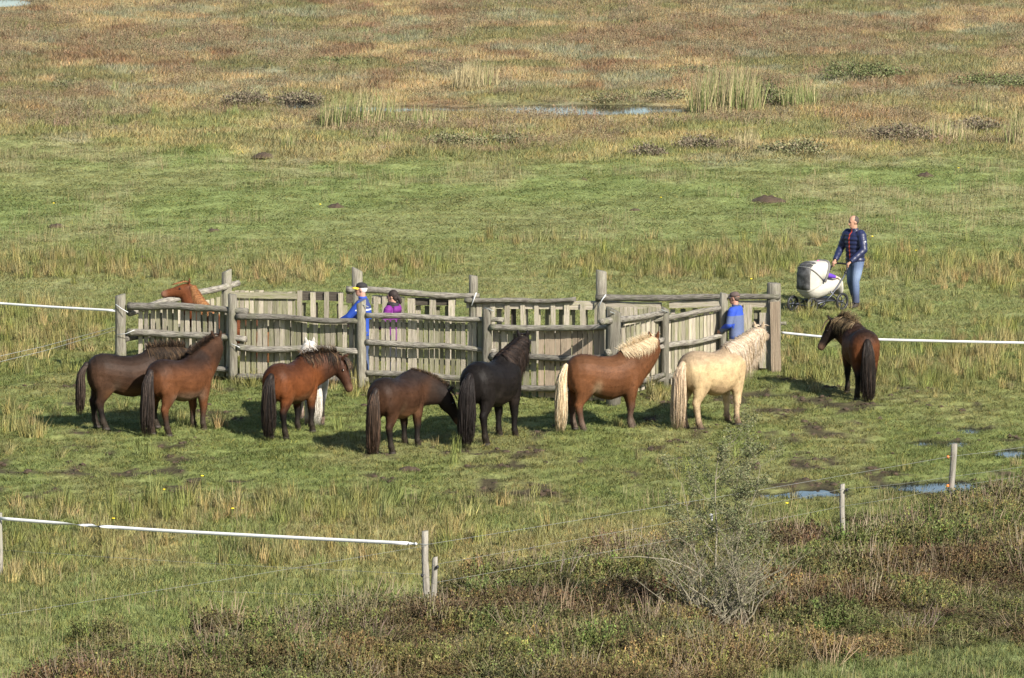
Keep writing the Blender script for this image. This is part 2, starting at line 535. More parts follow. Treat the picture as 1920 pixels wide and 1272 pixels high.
def up_normals(me, k=.75):
    """soften the shading of thin blades: normals leaning to the sky, as a lawn scatters light"""
    nm = [((1 - k) * v.normal + k * Vector((0, 0, 1))).normalized() for v in me.vertices]
    me.normals_split_custom_set_from_vertices(nm)
    return me
BLADE = blade_material('grass_blade')
HEATH = blade_material('heather_leaf', .15, .8)
def tuft(n, rad, h, w, spread, curl, dead=.1, deadc=(1.5, 1.25, 1.0), segs=3, material=None):
    mb = MB()
    for i in range(n):
        r = rad * math.sqrt(random.random()); a = random.uniform(0, 6.283)
        g = random.uniform(.82, 1.18)
        c = (g, g, g)
        if random.random() < dead: c = tuple(g * k for k in deadc)
        blade(mb, (r * math.cos(a), r * math.sin(a), -.015), (random.uniform(0, 6.283), random.uniform(0, spread)),
              h * random.uniform(.45, 1.1), w * random.uniform(.7, 1.2), random.uniform(0, curl), c, segs)
    return up_normals(mb.mesh('tuft', material or BLADE))

def sprig(n, h, rad, leaves, twig=(1, 1, 1), leafc=((.9, .95, .6), (1.2, .9, .7), (.6, .55, .5)), leaf=.011, spread=.5):
    """woody dwarf shrub: forking twigs with tiny leaves"""
    mb = MB()
    for i in range(n):
        a = random.uniform(0, 6.283); r = rad * math.sqrt(random.random())
        p = Vector((r * math.cos(a), r * math.sin(a), -.03))
        d = Vector((math.cos(a) * spread * random.random() + random.uniform(-.2, .2), math.sin(a) * spread * random.random() + random.uniform(-.2, .2), 1)).normalized()
        hh = h * random.uniform(.5, 1.1); pts = [p]
        for k in range(3):
            d = (d + Vector((random.uniform(-.35, .35), random.uniform(-.35, .35), .1))).normalized()
            pts.append(pts[-1] + d * hh / 3)
        g = random.uniform(.6, 1.3)
        mb.tube(pts, [.004, .0035, .003, .0015], 3, False, tuple(g * k for k in twig))
        for k in range(leaves):
            t = random.uniform(.9, 3); j = min(int(t), 2)
            q = pts[j].lerp(pts[j + 1], t - j) + Vector((random.gauss(0, .018), random.gauss(0, .018), random.gauss(0, .012)))
            u = Vector((random.gauss(0, 1), random.gauss(0, 1), random.gauss(0, 1))).normalized()
            v = u.cross(Vector((random.gauss(0, 1), random.gauss(0, 1), random.gauss(0, 1)))).normalized()
            s = leaf * random.uniform(.6, 1.4)
            lc = random.choice(leafc); g = random.uniform(.7, 1.3)
            mb.add([q - u * s, q + v * s * .5, q + u * s, q - v * s * .5], [(0, 1, 2, 3)], tuple(g * k for k in lc))
    return up_normals(mb.mesh('sprig', HEATH), .5)

def layer(name, label, cat, protos, pts, tint, scale, idx):
    """one object of scattered tufts"""
    col = bpy.data.collections.new(name + '_sources'); PROTO.children.link(col)
    for i, m in enumerate(protos):
        col.objects.link(bpy.data.objects.new('%s_source_%02d' % (name, i), m))
    n = len(pts)
    me = bpy.data.meshes.new(name)
    me.vertices.add(n); me.vertices.foreach_set('co', pts.astype(np.float32).ravel())
    a = me.attributes.new('tint', 'FLOAT_COLOR', 'POINT'); a.data.foreach_set('color', np.concatenate([tint, np.ones((n, 1))], 1).astype(np.float32).ravel())
    a = me.attributes.new('size', 'FLOAT_VECTOR', 'POINT'); a.data.foreach_set('vector', scale.astype(np.float32).ravel())
    a = me.attributes.new('turn', 'FLOAT_VECTOR', 'POINT')
    rot = np.stack([RNG.normal(0, .10, n), RNG.normal(0, .10, n), RNG.uniform(0, 6.283, n)], 1)
    a.data.foreach_set('vector', rot.astype(np.float32).ravel())
    a = me.attributes.new('pick', 'INT', 'POINT'); a.data.foreach_set('value', idx.astype(np.int32))
    o = link(bpy.data.objects.new(name, me)); tag(o, label, cat, kind='stuff')
    ng = bpy.data.node_groups.new(name, 'GeometryNodeTree')
    ng.interface.new_socket('Geometry', in_out='INPUT', socket_type='NodeSocketGeometry')
    ng.interface.new_socket('Geometry', in_out='OUTPUT', socket_type='NodeSocketGeometry')
    nd = ng.nodes; lk = ng.links
    gi = nd.new('NodeGroupInput'); go = nd.new('NodeGroupOutput')
    ip = nd.new('GeometryNodeInstanceOnPoints'); ci = nd.new('GeometryNodeCollectionInfo')
    ci.inputs['Collection'].default_value = col; ci.inputs['Separate Children'].default_value = True; ci.inputs['Reset Children'].default_value = True
    ip.inputs['Pick Instance'].default_value = True
    def attr(nm, ty):
        q = nd.new('GeometryNodeInputNamedAttribute'); q.data_type = ty; q.inputs['Name'].default_value = nm; return q.outputs['Attribute']
    lk.new(gi.outputs[0], ip.inputs['Points']); lk.new(ci.outputs[0], ip.inputs['Instance'])
    lk.new(attr('pick', 'INT'), ip.inputs['Instance Index'])
    e2r = nd.new('FunctionNodeEulerToRotation'); lk.new(attr('turn', 'FLOAT_VECTOR'), e2r.inputs[0])
    lk.new(e2r.outputs[0], ip.inputs['Rotation']); lk.new(attr('size', 'FLOAT_VECTOR'), ip.inputs['Scale'])
    lk.new(ip.outputs[0], go.inputs[0])
    md = o.modifiers.new('scatter', 'NODES'); md.node_group = ng
    return o

def scatter(y0, y1, density, margin=2.5):
    """random ground points inside the field of view, with a margin each side"""
    half1 = y1 * 960 / FPX + margin
    n = int((y1 - y0) * 2 * half1 * density)
    Y = RNG.uniform(y0, y1, n); X = RNG.uniform(-half1, half1, n)
    k = np.abs(X) < Y * 960 / FPX * 1.02 + margin
    return X[k], Y[k]

def pts3(X, Y):
    return np.stack([X, Y, height(X, Y)], 1)

# density of tall grass (rushes and uncut grass), by photo place: cx, cy, rx, ry, strength
TALL = [(100, 505, 190, 26, .9), (330, 510, 120, 20, .5), (540, 515, 100, 24, .9), (760, 505, 120, 20, .55), (960, 450, 130, 14, .28),
        (1180, 500, 130, 28, .9), (1370, 495, 150, 30, .9), (1240, 445, 320, 12, .28), (1480, 460, 90, 14, .3), (1690, 500, 130, 26, .75), (1860, 520, 120, 40, .5),
        (90, 615, 135, 50, 1.0), (40, 680, 90, 24, .8), (130, 690, 80, 18, .6), (450, 716, 45, 14, 1.0), (655, 735, 50, 14, .9), (560, 728, 80, 8, .6), (700, 745, 25, 10, .5),
        (1235, 745, 42, 14, .9), (1500, 690, 45, 40, .6), (1545, 690, 40, 60, .7), (1680, 690, 60, 50, .7), (1800, 690, 130, 55, .8), (1870, 640, 90, 40, .6), (1440, 690, 40, 14, .9),
        (1540, 590, 70, 14, .7), (1680, 590, 80, 18, .5), (1530, 640, 60, 20, .5),
        (350, 800, 90, 14, .5), (40, 800, 60, 30, .55), (190, 770, 60, 12, .3),
        (330, 965, 330, 28, .75), (700, 960, 260, 34, .6), (150, 1030, 190, 40, .5), (620, 1050, 260, 22, .35), (900, 1010, 140, 30, .4), (60, 1080, 120, 30, .4)]
def tall_field(px, py):
    d = np.zeros_like(px)
    for (cx, cy, rx, ry, s) in TALL:
        d = np.maximum(d, s * np.clip(1.25 - ((px - cx) / rx) ** 2 - ((py - cy) / ry) ** 2, 0, 1))
    return d

def jit(n, lo, hi):
    return RNG.uniform(lo, hi, n)

def footprint_free(X, Y):
    """nothing grows under the pen posts or where the pram and the people stand"""
    return np.ones(len(X), bool)

def vary(c, n, amt=.10):
    return c * (1 + RNG.normal(0, amt, (n, 1))).clip(.5, 1.6) * (1 + RNG.normal(0, .05, (n, 3)))

# short turf
random.seed(21)
short = [tuft(42, .15, .075, .0030, 1.7, 1.1, .16) for _ in range(5)]
far_t = [tuft(44, .30, .14, .0058, 1.5, .9, .2, segs=2) for _ in range(5)]
X, Y = scatter(65, 118, 62)
c, px, py, hm, mm, pm = land_colour(X, Y)
keep = (RNG.random(len(X)) > np.clip(mm * 1.1, 0, .93)) & (pm < RNG.uniform(-.10, .75, len(X)) ** 1) & (RNG.random(len(X)) > hm * .65)
X, Y, c, px, py = X[keep], Y[keep], c[keep], px[keep], py[keep]
n = len(X)
long_ = 1 + .9 * sstep(925, 985, py) + .5 * (1 - sstep(420, 540, py)) * 0 + .7 * fbm(X * 1.3, Y * 1.3, 3) ** 2
sz = jit(n, .7, 1.25)
layer('short_grass', 'short green pasture grass all round the wooden pen', 'grass', short, pts3(X, Y), vary(c * 1.42, n),
      np.stack([sz, sz, sz * long_ * .68], 1), RNG.integers(0, 5, n))
# rough turf and dead grass of the heath beyond
X, Y = scatter(118, 214, 24, 3)
c, px, py, hm, mm, pm = land_colour(X, Y)
keep = pm < RNG.uniform(-.15, .1, len(X))
X, Y, c, py, px, pmk = X[keep], Y[keep], c[keep], py[keep], px[keep], pm[keep]
n = len(X); he = 1 - sstep(-14, 14, py - heath_edge(px))
clump = fbm(X * .9 + 3, Y * .9, 3)
sz = jit(n, .7, 1.3)
layer('heath_grass', 'straw brown and green rough grass of the heath beyond the pasture', 'grass', far_t, pts3(X, Y), vary(c * 1.34, n, .13),
      np.stack([sz, sz, sz * (.27 + he * (.55 + 1.3 * clump ** 2)) * (1 - .65 * sstep(-2.2, -.2, pmk))], 1), RNG.integers(0, 5, n))
# taller uncut grass
random.seed(22)
tallp = [tuft(44, .11, .24, .0034, .8, .8, .4, (1.35, 1.22, 1.1)) for _ in range(4)] + [tuft(50, .08, .36, .0032, .5, .5, .35, (1.4, 1.25, 1.1)) for _ in range(3)]
X, Y = scatter(65, 118, 26)
c, px, py, hm, mm, pm = land_colour(X, Y)
d = tall_field(px, py) * (.35 + 1.3 * fbm(X * 1.1 + 8, Y * 1.1, 3) ** 1.5) * .85 + .006
keep = (RNG.random(len(X)) < d) & (pm < -.05) & (hm < .5)
X, Y, c, py = X[keep], Y[keep], c[keep], py[keep]
n = len(X)
g = mix3(np.broadcast_to(C3(.160, .182, .058), (n, 3)), C3(.245, .222, .098), sstep(.35, .7, fbm(X * .9, Y * .9 + 60, 3)))
sz = jit(n, .65, 1.2)
layer('tall_grass', 'tall uncut grass and rushes in patches around the pen', 'grass', tallp, pts3(X, Y), vary(g * np.array((1.46, 1.40, 1.45)), n, .13),
      np.stack([sz, sz, sz * jit(n, .7, 1.25)], 1), RNG.integers(0, 7, n))
# thin seed stalks over the pasture
random.seed(23)
stalk = [tuft(7, .12, .30, .0024, .35, .3, 0, segs=2) for _ in range(4)]
X, Y = scatter(65, 140, 6)
c, px, py, hm, mm, pm = land_colour(X, Y)
keep = (RNG.random(len(X)) < sstep(.45, .62, fbm(X * .5 + 5, Y * .22 + 44, 4)) + .6 * sstep(925, 985, py)) & (pm < -.1) & ((py < 520) | (py > 930))
X, Y = X[keep], Y[keep]; n = len(X); sz = jit(n, .7, 1.2)
layer('seed_stalks', 'thin dry seed stalks standing over the pasture grass', 'grass stalks', stalk, pts3(X, Y),
      vary(np.broadcast_to(C3(.38, .32, .17), (n, 3)), n), np.stack([sz, sz, sz], 1), RNG.integers(0, 4, n))
# foreground heather and dwarf willow scrub
random.seed(24)
hp = [sprig(34, .30, .17, 34, twig=(1.15, 1.05, .95), leaf=.013, leafc=((.85, 1.0, .62), (1.0, .85, .65), (.62, .56, .5), (1.05, 1.1, .8)), spread=.9) for _ in range(4)] + [sprig(24, .30, .17, 10, leafc=((1.3, 1.15, .75), (1.1, .95, .65))) for _ in range(3)] + \
     [sprig(22, .46, .16, 2, twig=(2.4, 2.25, 2.0), spread=1.1) for _ in range(2)] + [tuft(36, .12, .26, .003, .8, .8, .7, (1.5, 1.3, 1.0), material=HEATH) for _ in range(3)]
X, Y = scatter(63.5, 82, 46)
c, px, py, hm, mm, pm = land_colour(X, Y)
keep = (RNG.random(len(X)) < hm * (.5 + .9 * fbm(X * .8, Y * .8, 3)))
X, Y, px, py = X[keep], Y[keep], px[keep], py[keep]; n = len(X)
q = fbm(X * .55 + 70, Y * .55, 4)
straw = sstep(.5, .62, q)
pick = np.where(RNG.random(n) < .08, 7 + RNG.integers(0, 2, n), np.where(RNG.random(n) < straw * .4 + .03, np.where(RNG.random(n) < .30, 9 + RNG.integers(0, 3, n), 4 + RNG.integers(0, 3, n)), RNG.integers(0, 4, n)))
tc_ = mix3(np.broadcast_to(C3(.140, .100, .066), (n, 3)), C3(.205, .160, .090), straw)
tc_ = mix3(tc_, C3(.135, .155, .070), sstep(.42, .62, fbm(X * .7 + 9, Y * .7 + 20, 3)) * .7)
sz = jit(n, .75, 1.25)
zs = .30 + 1.05 * sstep(.3, .7, fbm(X * 1.0 + 33, Y * 1.0, 3))
hue = RNG.random(n); tc_ = tc_ * .92; tc_ = np.where((hue < .22)[:, None], tc_ * np.array((.95, 1.2, .85)), np.where((hue > .86)[:, None], tc_ * np.array((1.45, 1.35, 1.15)), tc_))
tc_ = np.where(((pick == 7) | (pick == 8))[:, None], np.array((.10, .082, .062)), tc_)
layer('heather', 'brown heather and dwarf scrub covering the bank in front of the wire fence', 'heather', hp, pts3(X, Y), vary(tc_ * .92, n, .25),
      np.stack([sz, sz, sz * zs], 1), pick)
# brown heather patches on the far heath
random.seed(25)
fh = [sprig(22, .26, .30, 12, leaf=.013, leafc=((1, 1, .9), (1.0, .9, .75), (.75, .7, .65))) for _ in range(4)]
X, Y = scatter(120, 214, 9, 3)
c, px, py, hm, mm, pm = land_colour(X, Y)
he = 1 - sstep(-30, -10, py - heath_edge(px))
n2 = fbm(X * .8 + 31, Y * .35, 4); n1 = fbm(X * .22 + 3, Y * .10, 4)
keep = (RNG.random(len(X)) < he * sstep(.46, .62, n2 * .6 + n1 * .4) * .6) & (pm < -.3)
X, Y = X[keep], Y[keep]; n = len(X); sz = jit(n, .8, 1.6)
layer('far_heather', 'rust brown heather patches on the heath beyond the pool', 'heather', fh, pts3(X, Y),
      vary(mix3(np.broadcast_to(C3(.25, .185, .115), (n, 3)), C3(.215, .19, .11), RNG.random(n)), n, .2), np.stack([sz, sz, sz * jit(n, .6, 1.2)], 1), RNG.integers(0, 4, n))
# clods of mud trodden up by the ponies
random.seed(26)
def clod():
    mb = MB(); mb.ball((0, 0, 0), (.07, .06, .045), 8, 5)
    mb.v = [tuple(Vector(p) * (1 + .5 * mnoise.noise(Vector(p) * 22 + Vector((random.random() * 9, 0, 0))))) for p in mb.v]
    return mb.mesh('clod', M['soil'])
X, Y = scatter(80, 98, 16)
c, px, py, hm, mm, pm = land_colour(X, Y)
keep = (RNG.random(len(X)) < mm * .8 + .02 * (py > 740))
X, Y = X[keep], Y[keep]; n = len(X); sz = jit(n, .4, 1.1)
cl = [clod() for _ in range(3)]
layer('mud_clods', 'dark clods of trodden mud in the turf', 'mud', cl, pts3(X, Y), np.ones((n, 3)), np.stack([sz, sz, sz * .7], 1), RNG.integers(0, 3, n))

# yellow hawkbit heads dotted over the turf (each a thing)
random.seed(27)
M['petal'] = simple('yellow_petal', (.80, .60, .03), .6, 60, .1)
mbf = MB(); mbf.tube([(0, 0, 0), (0, 0, .16)], .0025, 4); fm_st = mbf.mesh('stalk', BLADE)
FLOWERS = [(1797, 316), (1239, 372), (1635, 446), (1717, 473), (1408, 527), (379, 901), (308, 927), (213, 982), (436, 963), (1475, 953), (600, 385), (101, 383)]
stem_m = simple('flower_stem', (.10, .14, .03), .7)
for i, (fx, fy) in enumerate(FLOWERS):
    p = GT(fx, fy + 12)
    r = empty('yellow_flower', p, random.uniform(0, 6))
    tag(r, 'small yellow hawkbit flower standing in the grass', 'flower', 'yellow flowers in the grass')
    a = MB(); a.tube([(0, 0, -.02), (.01, 0, .08), (.004, 0, .17)], .003, 5); a.obj('stem', stem_m, r)
    a = MB(); a.ball((.004, 0, .175), (.028, .028, .010), 10, 4); a.obj('flower_head', M['petal'], r)

# ------------------------------------------------------------------ the wooden pen
random.seed(31)
PEN = empty('wooden_pen', G(800, 735))
tag(PEN, 'weathered wooden pony pen of round poles and upright slats', 'pen')
PEN_INV = Matrix.Translation(-PEN.location)

def pole_mesh(length, r, wob=.02, n=11, segs=9, taper=.06, slant=0.0, knot=.07):
    """a round pole along +z from 0 to length with knots and a slight bow"""
    mb = MB(); s = random.random() * 50
    pts = []; rs = []
    for i in range(segs + 1):
        t = i / segs
        pts.append(Vector((wob * mnoise.noise(Vector((s, t * 2.2, 0))), wob * mnoise.noise(Vector((s, t * 2.2, 9))), length * t)))
        rs.append(r * (1 + taper * (.5 - t)) * (1 + knot * mnoise.noise(Vector((s, t * length * 6, 3)))))
    mb.tube(pts, rs, n)
    for i, v in enumerate(mb.v):
        v = Vector(v); a = pts[i // n]; e = v - a; mb.v[i] = tuple(a + e * (1 + knot * 1.6 * mnoise.noise(Vector((e.x * 22 + s, e.y * 22, v.z * 3)))))
    for k in range(n):                                    # cut top
        i = segs * n + k
        v = Vector(mb.v[i]); v.z += slant * v.x; mb.v[i] = tuple(v)
    return mb

def post(px, by, ty, wpx, slant=0.0, material='wood', flat=False):
    b = G(px, by); b.z = hz1(b.x, b.y) - .05
    h = Hz(b, ty)
    r = wpx / 2 / FPX * (b - CAM).dot(FW)
    o = pole_mesh(h, r, .008, 12, 5, .05, slant).obj('post', M[material], PEN)
    o.location = b - PEN.location
    bv = o.modifiers.new('worn', 'BEVEL'); bv.width = .008; bv.segments = 1; bv.limit_method = 'ANGLE'
    return b

def rail(a, b, rpx=8.0, material='rail'):
    """a round rail between two points in the world"""
    a, b = Vector(a), Vector(b)
    r = rpx / FPX * (a - CAM).dot(FW)
    o = pole_mesh((b - a).length, r * .80, .05, 12, 26, .22, 0, .13).obj('rail', M[material], PEN)
    o.location = a - PEN.location
    o.rotation_mode = 'QUATERNION'
    o.rotation_quaternion = (b - a).to_track_quat('Z', 'Y')
    return o

# a handful of slat shapes shared by all slats: unit width, thickness, height from 0 to 1
SLATS = []
for k in range(6):
    mb = MB(); rows = 5; vs = []
    bow = random.uniform(-.12, .12)
    for i in range(rows + 1):
        t = i / rows
        w0 = .5 + random.uniform(-.05, .03); x = bow * math.sin(t * 3.14) * .5
        z = t + (0 if 0 < i < rows else random.uniform(-.006, .006))
        vs += [(x - w0, -.5, z), (x + w0, -.5, z + (random.uniform(-.012, .012) if i == rows else 0)), (x + w0, .5, z), (x - w0, .5, z)]
    fs = []
    for i in range(rows):
        for q in range(4):
            fs.append((i * 4 + q, i * 4 + (q + 1) % 4, (i + 1) * 4 + (q + 1) % 4, (i + 1) * 4 + q))
    fs += [(3, 2, 1, 0), tuple(rows * 4 + q for q in range(4))]
    mb.add(vs, fs); SLATS.append(mb)
SLATM = {k: [mb.mesh('slat', M[k], False) for mb in SLATS] for k in ('slat', 'slat_green', 'slat_pink', 'slat_dark')}

def slat(bot, top, width, thick, direction, material):
    o = link(bpy.data.objects.new('slat', random.choice(SLATM[material])), PEN)
    bot, top = Vector(bot), Vector(top)
    z = (top - bot); h = z.length; z.normalize()
    x = Vector(direction).normalized(); x = (x - z * x.dot(z)).normalized(); y = z.cross(x)
    R = Matrix((x, y, z)).transposed().to_4x4()
    o.matrix_local = Matrix.Translation(bot - PEN.location) @ R @ Matrix.Diagonal((width, thick, h, 1))
    return o

def board(a, b, w, t, material='slat', name='batten', upv=(0, 0, 1)):
    """a squared timber from a to b"""
    a, b = Vector(a), Vector(b)
    o = link(bpy.data.objects.new(name, random.choice(SLATM[material])), PEN)
    z = (b - a); h = z.length; z.normalize()
    x = Vector(upv); x = (x - z * x.dot(z)).normalized(); y = z.cross(x)
    R = Matrix((x, y, z)).transposed().to_4x4()
    o.matrix_local = Matrix.Translation(a - PEN.location) @ R @ Matrix.Diagonal((w, t, h, 1))
    return o

def panel(A, B, x0, x1, n, top0, top1, bot0, bot1, wpx=11.0, off=-.09, mats=('slat', 'slat', 'slat_green'), jx=1.3, jt=2.0, thick=.022, battens=(), boff=-.035, skip=0.0):
    """upright slats standing in the plane A-B between photo columns x0 and x1"""
    d = Vector(B) - Vector(A)
    if n > 7: n = int(round(n * 1.16)); wpx *= .88
    for i in range(n):
        if random.random() < skip: continue
        t = i / max(n - 1, 1)
        x = x0 + (x1 - x0) * t + random.uniform(-jx, jx)
        yt = top0 + (top1 - top0) * t + random.uniform(-jt, jt); yb = bot0 + (bot1 - bot0) * t + random.uniform(-jt, jt)
        bt = on_plane(A, B, x, yb, off); tp = on_plane(A, B, x + random.uniform(-.8, .8), yt, off)
        if bt.z < -.03:
            bt = bt + (tp - bt) * ((-.03 - bt.z) / (tp.z - bt.z))
        # a slat seen slantwise is wider than it looks
        fs = abs(d.x) / d.length
        w = wpx * random.uniform(.85, 1.12) / FPX * (bt - CAM).dot(FW) / max(fs, .55)
        slat(bt, tp, w, thick, d, random.choice(mats))
    for (f0, wd) in battens:                                # cross battens behind the slats, as a share of the height
        a = on_plane(A, B, x0 - 4, top0 + (bot0 - top0) * f0, off + boff); b = on_plane(A, B, x1 + 4, top1 + (bot1 - top1) * f0, off + boff)
        board(a, b, wd, .035, random.choice(('slat', 'slat_green')))

P0 = post(227, 702, 553, 21, .25); P1 = post(437, 715, 552, 17, -.1); P2 = post(678, 727, 566, 18, .5); P3 = post(913, 742, 578, 19, .1)
P4 = post(1150, 759, 581, 28, -.45); P5 = post(1247, 726, 578, 15, -.5); P6 = post(1356, 714, 550, 16, -.25)
R0 = post(426, 668, 508, 20, .4); R1 = post(670, 672, 505, 21, -.5); R2 = post(888, 678, 517, 17, -.2); R3 = post(1127, 686, 508, 21, -.2); R4 = post(1450, 697, 531, 27, -.05)

def span(A, B, rails, off=.06, rpx=7.6):
    for (xa, ya, xb, yb) in rails:
        rail(on_plane(A, B, xa, ya, off), on_plane(A, B, xb, yb, off), rpx * random.uniform(.85, 1.05))

# front runs (rails lie on the outer face or pass behind the posts)
span(P0, P1, [(240, 572, 464, 583)], -.02, 9.0); span(P0, P1, [(240, 623, 462, 636), (236, 684, 432, 693)], -.02, 8.4)
panel(P0, P1, 264, 428, 14, 578, 586, 698, 708, 9.0, -.14, ('slat', 'slat', 'slat_green'), battens=((.3, .09), (.85, .09)))
panel(P0, P1, 300, 425, 6, 588, 592, 698, 708, 8.5, -.22, ('slat_green',))
span(P1, P2, [(444, 592, 672, 603), (446, 651, 672, 659), (446, 704, 690, 712)], .02)
panel(P1, P2, 455, 668, 18, 597, 604, 713, 722, 10.0, -.12, ('slat', 'slat_green', 'slat_green'), battens=((.16, .10), (.75, .10)))
panel(P1, P2, 470, 660, 8, 600, 606, 712, 720, 9.0, -.20, ('slat_green',))
span(P2, P3, [(686, 592, 944, 600), (686, 641, 930, 658), (684, 700, 930, 710)], -.02)
panel(P2, P3, 697, 900, 18, 598, 604, 716, 733, 8.8, -.14, ('slat', 'slat', 'slat_green'), battens=((.08, .09), (.62, .09)))
for x in (776, 895):
    slat(on_plane(P2, P3, x, 725, -.22), on_plane(P2, P3, x, 598, -.22), .075, .06, P3 - P2, 'slat_green')
span(P3, P4, [(920, 613, 1142, 614), (920, 669, 1142, 671), (920, 726, 1142, 731)], .02)
panel(P3, P4, 930, 1000, 6, 618, 618, 744, 746, 10.5, -.10, ('slat', 'slat_green', 'slat_green'), battens=((.03, .1), (.55, .1)))
panel(P3, P4, 1016, 1128, 10, 617, 617, 745, 751, 10.4, -.08, ('slat_pink',), 1.2, 1.0, battens=((.1, .1), (.5, .09), (.85, .09)))
# run turning back: a gate-like fence of poles with close boards behind
span(P4, P5, [(1126, 604, 1242, 587), (1140, 661, 1242, 638), (1150, 722, 1242, 704)], -.02, 7.0)
span(P5, P6, [(1224, 600, 1352, 580), (1226, 653, 1352, 630), (1230, 710, 1352, 690)], -.02, 7.0)
panel(P4, P5, 1168, 1242, 8, 606, 590, 742, 716, 9.5, -.14, ('slat', 'slat_green'), .5, 2, battens=((.12, .09),))
panel(P5, P6, 1254, 1348, 13, 600, 586, 716, 702, 7.5, -.14, ('slat', 'slat', 'slat_green'), .5, 2, battens=((.5, .09),))
board(on_plane(P4, P5, 1170, 608, -.08), on_plane(P4, P5, 1228, 594, -.08), .06, .03, 'slat')
board(on_plane(P5, P6, 1259, 722, .03), on_plane(P5, P6, 1259, 692, .03), .018, .02, 'slat', 'marker_stick', (1, 0, 0))
board(on_plane(P5, P6, 1262, 714, .04), on_plane(P5, P6, 1300, 708, .04), .10, .04, 'slat')
# left side run, from the first post back to the rear corner
rail(on_plane(P0, R0, 240, 585, .05), on_plane(P0, R0, 449, 531, .05), 8.4)
rail(on_plane(P0, R0, 232, 637, .05), on_plane(P0, R0, 440, 590, .05), 8.4)
panel(P0, R0, 262, 430, 15, 592, 551, 694, 668, 7.5, -.05, ('slat', 'slat', 'slat_green'), 1, 2, battens=((.3, .09), (.8, .09)))
for (x, y) in ((262, 578), (243, 637)):
    pass
# rear runs
panel(R0, R1, 436, 552, 12, 545, 547, 668, 670, 9.2, .03, ('slat', 'slat_green', 'slat'), 1, 1.2, battens=((.07, .11), (.6, .1)), boff=.05)
def beam(A, B, x0, y0, x1, y1, h, material='slat', off=.0):
    board(on_plane(A, B, x0, y0, off), on_plane(A, B, x1, y1, off), h, .10, material, 'beam')
beam(R0, R1, 556, 555, 644, 557, .16, 'slat_dark', -.02)
panel(R0, R1, 561, 640, 4, 547, 550, 669, 671, 9.5, .06, ('slat',), 2, 1); panel(R0, R1, 569, 634, 4, 567, 569, 669, 671, 9, -.1, ('slat_green', 'slat_dark'), 2, 1)
beam(R0, R1, 650, 559, 668, 560, .17, 'slat_dark', .02); beam(R1, R2, 698, 562, 757, 565, .16, 'slat', -.02)
panel(R0, R1, 646, 668, 2, 572, 572, 671, 671, 9.5, .02, ('slat_green',))
rail(on_plane(R1, R2, 650, 543, .05), on_plane(R1, R2, 899, 553, .05), 7.6)
panel(R1, R2, 705, 752, 4, 556, 558, 672, 674, 9.5, .05, ('slat', 'slat_green'), 2, 1)
beam(R1, R2, 768, 565, 854, 566, .13, 'slat_dark', -.03)
panel(R1, R2, 772, 848, 3, 559, 560, 674, 677, 13, .05, ('slat',), 1, 1); panel(R1, R2, 782, 838, 4, 574, 575, 674, 677, 8.5, -.1, ('slat', 'slat_green'), 2, 1)
beam(R2, R3, 876, 570, 1142, 573, .15, 'slat', .0)
rail(on_plane(R2, R3, 872, 565, .12), on_plane(R2, R3, 1080, 562, .12), 5.5)
panel(R2, R3, 898, 1120, 8, 567, 569, 678, 686, 10.8, .07, ('slat',), 5, 1.5); panel(R2, R3, 914, 1098, 8, 577, 579, 678, 686, 10.2, -.08, ('slat', 'slat_green', 'slat_dark'), 4, 1)
board(on_plane(R2, R3, 890, 640, -.05), on_plane(R2, R3, 1120, 643, -.05), .10, .04, 'slat_green')
rail(on_plane(R3, R4, 1117, 557, .09), on_plane(R3, R4, 1462, 556, .09), 7.2)
beam(R3, R4, 1136, 571, 1240, 574, .12, 'slat', .0); beam(R3, R4, 1256, 572, 1348, 568, .12, 'slat', .0); beam(R3, R4, 1372, 571, 1456, 570, .12, 'slat', .0)
panel(R3, R4, 1140, 1245, 11, 577, 578, 688, 690, 9.5, .05, ('slat', 'slat', 'slat_green'), .8, 1.5)
panel(R3, R4, 1262, 1345, 5, 580, 580, 690, 694, 9.5, -.06, ('slat', 'slat_green', 'slat_dark'), 2, 1)
panel(R3, R4, 1402, 1432, 2, 571, 586, 690, 690, 15, .07, ('slat',), .5, 1); panel(R3, R4, 1380, 1420, 2, 582, 582, 692, 694, 13, -.08, ('slat_green',), 1, 1)
rail(on_plane(R3, R4, 1385, 607, -.05), on_plane(R3, R4, 1474, 606, -.05), 5.5); rail(on_plane(R3, R4, 1385, 634, .0), on_plane(R3, R4, 1445, 634, .0), 6.5)
hb = slat(on_plane(R3, R4, 1456, 702, .16), on_plane(R3, R4, 1453, 567, .14), .175, .028, R4 - R3, 'slat_pink')
hb.name = 'hanging_board'; hb['label'] = 'brown hanging board at the open end of the pen'
# cords lashing rails to posts
def cord(A, B, pts, off=.17, r=.010):
    mb = MB(); mb.tube([on_plane(A, B, x, y, off) - PEN.location for x, y in pts], r, 6)
    mb.obj('cord', M['tape'], PEN)
cord(R2, R3, [(893, 549), (889, 560), (884, 574)], .2); cord(R3, R4, [(1136, 553), (1129, 562), (1122, 577)], .2)
cord(P0, P1, [(217, 571), (228, 579), (240, 586)], .14, .007); cord(P0, P1, [(220, 628), (236, 626), (252, 619)], .14, .006)
cord(P1, P2, [(434, 645), (444, 649), (450, 652)], .12, .006)
for (Pp, A, B, x, y) in ((P2, P1, P2, 682, 572), (P3, P2, P3, 917, 580), (P4, P4, P5, 1153, 588), (P5, P4, P5, 1249, 584)):
    mb = MB(); a = on_plane(A, B, x - 9, y - 3, .06) - PEN.location; b = on_plane(A, B, x + 9, y + 4, .06) - PEN.location
    mb.tube([a, b], .009, 6); mb.obj('metal_strap', M['wire'], PEN)

